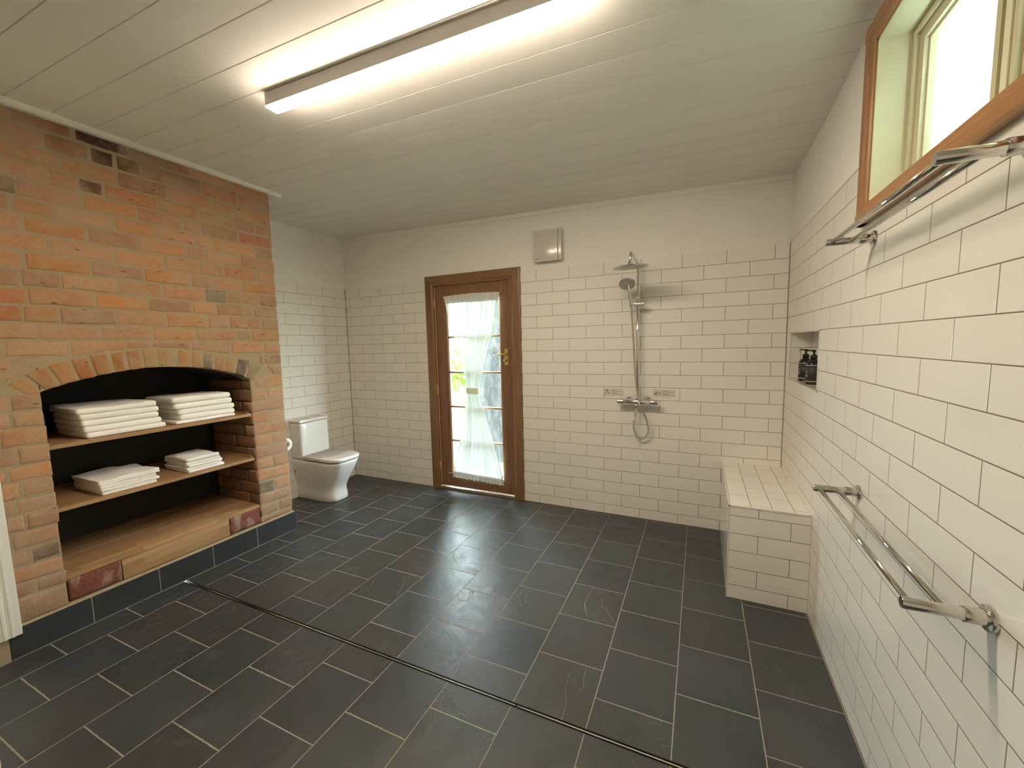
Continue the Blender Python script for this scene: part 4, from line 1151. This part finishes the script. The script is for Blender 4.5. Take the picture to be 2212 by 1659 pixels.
# ------------------------------------------------------------------ toilet
TY = -.640
to_ = empty('toilet', 'white close-coupled toilet with closed lid beside the chimney', 'toilet', (XL+.3, TY, 0))
def Dring(xb, xf, hw, z, n=48, p=3.1, yc=TY, sq=.40):
    """D outline: straight sides from the wall, rounded nose"""
    pts = []
    xs_ = xf - (xf-xb)*sq       # where the curve starts
    L = xf - xs_
    for i in range(n+1):
        a = -PI/2 + PI*i/n
        cxx, sn = math.cos(a), math.sin(a)
        pts.append((xs_ + L*abs(cxx)**(2/p), yc + hw*math.copysign(abs(sn)**(2/p), sn), z))
    pts.append((xb, yc+hw, z)); pts.append((xb, yc-hw, z))
    return pts
x0_ = XL+.002
secs = [(0, -3.722, .123), (.006, -3.718, .126), (.05, -3.720, .124), (.09, -3.727, .121), (.12, -3.726, .121), (.16, -3.710, .128), (.21, -3.684, .140), (.27, -3.648, .154), (.33, -3.613, .167), (.375, -3.592, .1745), (.395, -3.584, .176), (.404, -3.588, .173)]
m = MB(); m.loft([Dring(x0_, xf, hw, z) for z, xf, hw in secs]); bw = m.build('pan', M['ceramic'], to_); sharp(bw, 60)
m = MB(); m.cyl((-4.165, TY-.160, .285), (-4.165, TY-.13, .285), .008); m.build('fixing_cap', M['dark'], to_)
m = MB(); m.loft([Dring(-4.020, -3.594, .168, .404), Dring(-4.020, -3.594, .168, .412)]); m.build('seat_gap_shade', M['dark'], to_)  # near-black slab painted in as the shade between pan and lid
m = MB(); m.loft([Dring(-4.028, xf, hw, z) for z, xf, hw in ((.411, -3.586, .172), (.414, -3.578, .1765), (.438, -3.577, .177), (.4435, -3.579, .176), (.4460, -3.584, .172), (.4468, -3.61, .158))]); m.build('lid', M['seat'], to_)
TX = -4.040; tya, tyb = -.808, -.478
m = MB(); m.rbox(((x0_+TX)/2, (tya+tyb)/2, .585), ((TX-x0_)/2, (tyb-tya)/2, .178), .022, mid=4); m.build('cistern', M['ceramic'], to_)
m = MB(); m.rbox(((x0_+TX)/2, (tya+tyb)/2, .7795), ((TX-x0_)/2+.001, (tyb-tya)/2+.001, .0125), .009, mid=4); lid = m.build('cistern_lid', M['ceramic'], to_)
m = MB(); m.lathe([(.0, .0), (.024, .0), (.024, .004), (.021, .006), (.0, .006)], 'Z', (x0_+.085, -.640, .794), seg=28); m.build('flush_button', M['chrome'], lid)

# toilet roll on the chimney flank
rl = empty('toilet_roll', 'white toilet roll on a small holder peeking out behind the brick chimney edge', 'toilet roll', (-3.71, -1.226, .69))
ry, rz = -1.226, .690
m = MB(); R_, r_ = .054, .021
prof = [(r_, 0), (R_-.003, 0), (R_, .003), (R_, .097), (R_-.003, .100), (r_, .100), (r_, 0)]
m.loft([[(-3.760+h, ry+r*math.cos(2*PI*k/36), rz+r*math.sin(2*PI*k/36)) for k in range(36)] for r, h in prof], caps=False); m.build('paper_roll', M['paper'], rl)
m = MB(); m.loft([[(-3.760+h, ry+r*math.cos(2*PI*k/28), rz+r*math.sin(2*PI*k/28)) for k in range(28)] for r, h in [(r_-.001, .001), (r_-.001, .0985), (r_-.003, .0985), (r_-.003, .001)]], caps=False); m.build('cardboard_core', M['card'], rl)
m = MB(); m.cyl((-3.79, ry, rz), (-3.665, ry, rz), .007); m.tube([(-3.785, ry, rz), (-3.80, ry-.01, rz), (-3.80, CH1+.012, rz)], .006); m.lathe([(.0, 0), (.02, 0), (.02, .005), (0, .005)], 'Y', (-3.80, CH1+.008, rz), seg=20); m.build('roll_holder', M['chrome'], rl)

# ------------------------------------------------------------------ linear lamp
LX0, LX1, LYc = -2.415, -.875, -2.045
def ly(x): return LYc + (x-LX0)*.038
lamp = empty('linear_ceiling_lamp', 'long slim linear lamp glowing warm white on the boarded ceiling', 'lamp', ((LX0+LX1)/2, ly(-1.67), 2.69))
def lbox(m, o0, o1, z0, z1, mat=None):
    xa, xb = LX0, LX1
    m.add([(xa, ly(xa)+o0, z0), (xb, ly(xb)+o0, z0), (xb, ly(xb)+o1, z0), (xa, ly(xa)+o1, z0), (xa, ly(xa)+o0, z1), (xb, ly(xb)+o0, z1), (xb, ly(xb)+o1, z1), (xa, ly(xa)+o1, z1)],
          [(0,3,2,1), (4,5,6,7), (0,1,5,4), (1,2,6,5), (2,3,7,6), (3,0,4,7)], mat)
m = MB(); lbox(m, -.031, .031, 2.6165, 2.672); m.build('housing', M['lampbody'], lamp)
m = MB(); lbox(m, -.030, .030, 2.609, 2.616); m.build('diffuser', M['lamp'], lamp)

# ------------------------------------------------------------------ white casing at the left edge of view and cream door edge
m = MB()
m.box((XB-.03, -3.02, .125), (XB+.030, -2.760, 2.2), bev=.002)
for y in (-2.79, -2.815): m.box((XB+.029, y-.006, .125), (XB+.033, y+.006, 2.2), bev=.0015)
structure(m.build('trim_4', M['trimw']))
m = MB(); m.box((XB-.03, -3.02, 0), (XB+.012, -2.802, .125), bev=.002); structure(m.build('trim_6', plain('aged_plinth', (.34, .25, .16), .6)))
dl = bpy.data.objects.new('door_2', None); COL.objects.link(dl); dl.location = (-3.2, -3.02, 0); structure(dl)
m = MB(); m.box((-3.56, -3.055, .008), (-2.795, -3.015, 2.05), bev=.004); m.build('door_leaf', M['cream'], dl)
m = MB(); m.rbox((-2.86, -3.010, .16), (.016, .010, .010), .005, mid=2); m.build('door_bolt', M['brass'], dl)

# ------------------------------------------------------------------ garden outside the glass door
m = MB(); m.box((-14, .16, -.25), (10, 22, -.12)); gd = structure(m.build('ground_outside', M['gravel']))
m = MB(); m.box((-13, 3.0, -.12), (9, 21, -.10)); o = m.build('lawn', M['grass']); tag(o, 'bright green lawn in the garden beyond the glass door', 'grass', kind='stuff')
tr_ = MB()
rings = []
for j in range(60):
    z = -.15 + j*.075; ring = []
    R0 = .36 + .14*math.exp(-(z+.15)*2.2)
    for k in range(56):
        a = 2*PI*k/56
        r = R0 + .035*noise.noise(Vector((math.cos(a)*4, math.sin(a)*4, z*1.3))) + .02*noise.noise(Vector((math.cos(a)*14, math.sin(a)*14, z*4)))
        ring.append((-3.14 + r*math.cos(a), 1.55 + r*math.sin(a), z))
    rings.append(ring)
tree = empty('tree', 'large grey barked tree trunk right outside the glass door', 'tree', (-3.14, 1.55, -.15))
tr_.loft(rings, smooth=True); tr_.build('trunk', M['bark'], tree)
def leaves(name, c, r, n, size, seed, label, cat, parent=None):
    rg = random.Random(seed); m = MB()
    for _ in range(n):
        d_ = Vector((rg.gauss(0, 1), rg.gauss(0, 1), rg.gauss(0, 1))).normalized()*rg.uniform(.45, 1)
        p = Vector(c) + Vector((d_.x*r[0], d_.y*r[1], d_.z*r[2]))
        a = Vector((rg.uniform(-1, 1), rg.uniform(-1, 1), rg.uniform(-1, 1))).normalized(); b = a.cross(Vector((rg.uniform(-1, 1), rg.uniform(-1, 1), 1))).normalized()
        s_ = size*rg.uniform(.6, 1.4)
        m.add([p-a*s_, p+b*s_*.4, p+a*s_, p-b*s_*.4], [(0, 1, 2, 3)])
    o = m.build(name, M['leaf'], parent)
    if label: tag(o, label, cat)
    return o
leaves('foliage', (-3.1, 1.6, 4.0), (1.6, 1.4, .9), 2600, .09, 3, None, None, tree)
for i, (x, y, z, r) in enumerate(((-8.3, 8.6, .55, .75), (-9.4, 10.4, .9, 1.0), (-6.6, 9.8, .95, 1.05))):
    leaves('shrub', (x, y, z), (r, r, r*.9), 1500, .09, 40+i, ['rounded green shrub beyond the fence post outside the door', 'wide green shrub far back in the garden', 'tall green shrub at the left of the garden'][i], 'shrub')
m = MB(); m.box((-6.30, 5.6, -.10), (-6.20, 5.7, .42)); o = m.build('fence_post', M['fence']); tag(o, 'short weathered timber post standing on the garden lawn', 'post')
rg = random.Random(5)
stn = None
for i in range(26):
    x = rg.uniform(-4.2, -2.2); y = rg.uniform(.6, 2.6); s_ = rg.uniform(.05, .11)
    if (x+3.14)**2 + (y-1.55)**2 < .36: continue
    m = MB()
    if stn is None:
        m.rbox((0, 0, 0), (1, .8, .5), .45, mid=3, fn=lambda p: p*(1+.15*noise.noise(p*2))); stn = m.build('stone', plain('garden_stone', (.16, .145, .13), .9, bumpy=.5, scale=20)); o = stn
    else:
        o = stn.copy(); COL.objects.link(o)
    o.location = (x, y, -.12+s_*.42); o.scale = (s_, s_, s_); o.rotation_euler = (0, 0, rg.uniform(0, 6))
    tag(o, 'grey stone lying on the gravel just outside the glass door', 'stone', 'stones on the gravel outside the glass door')
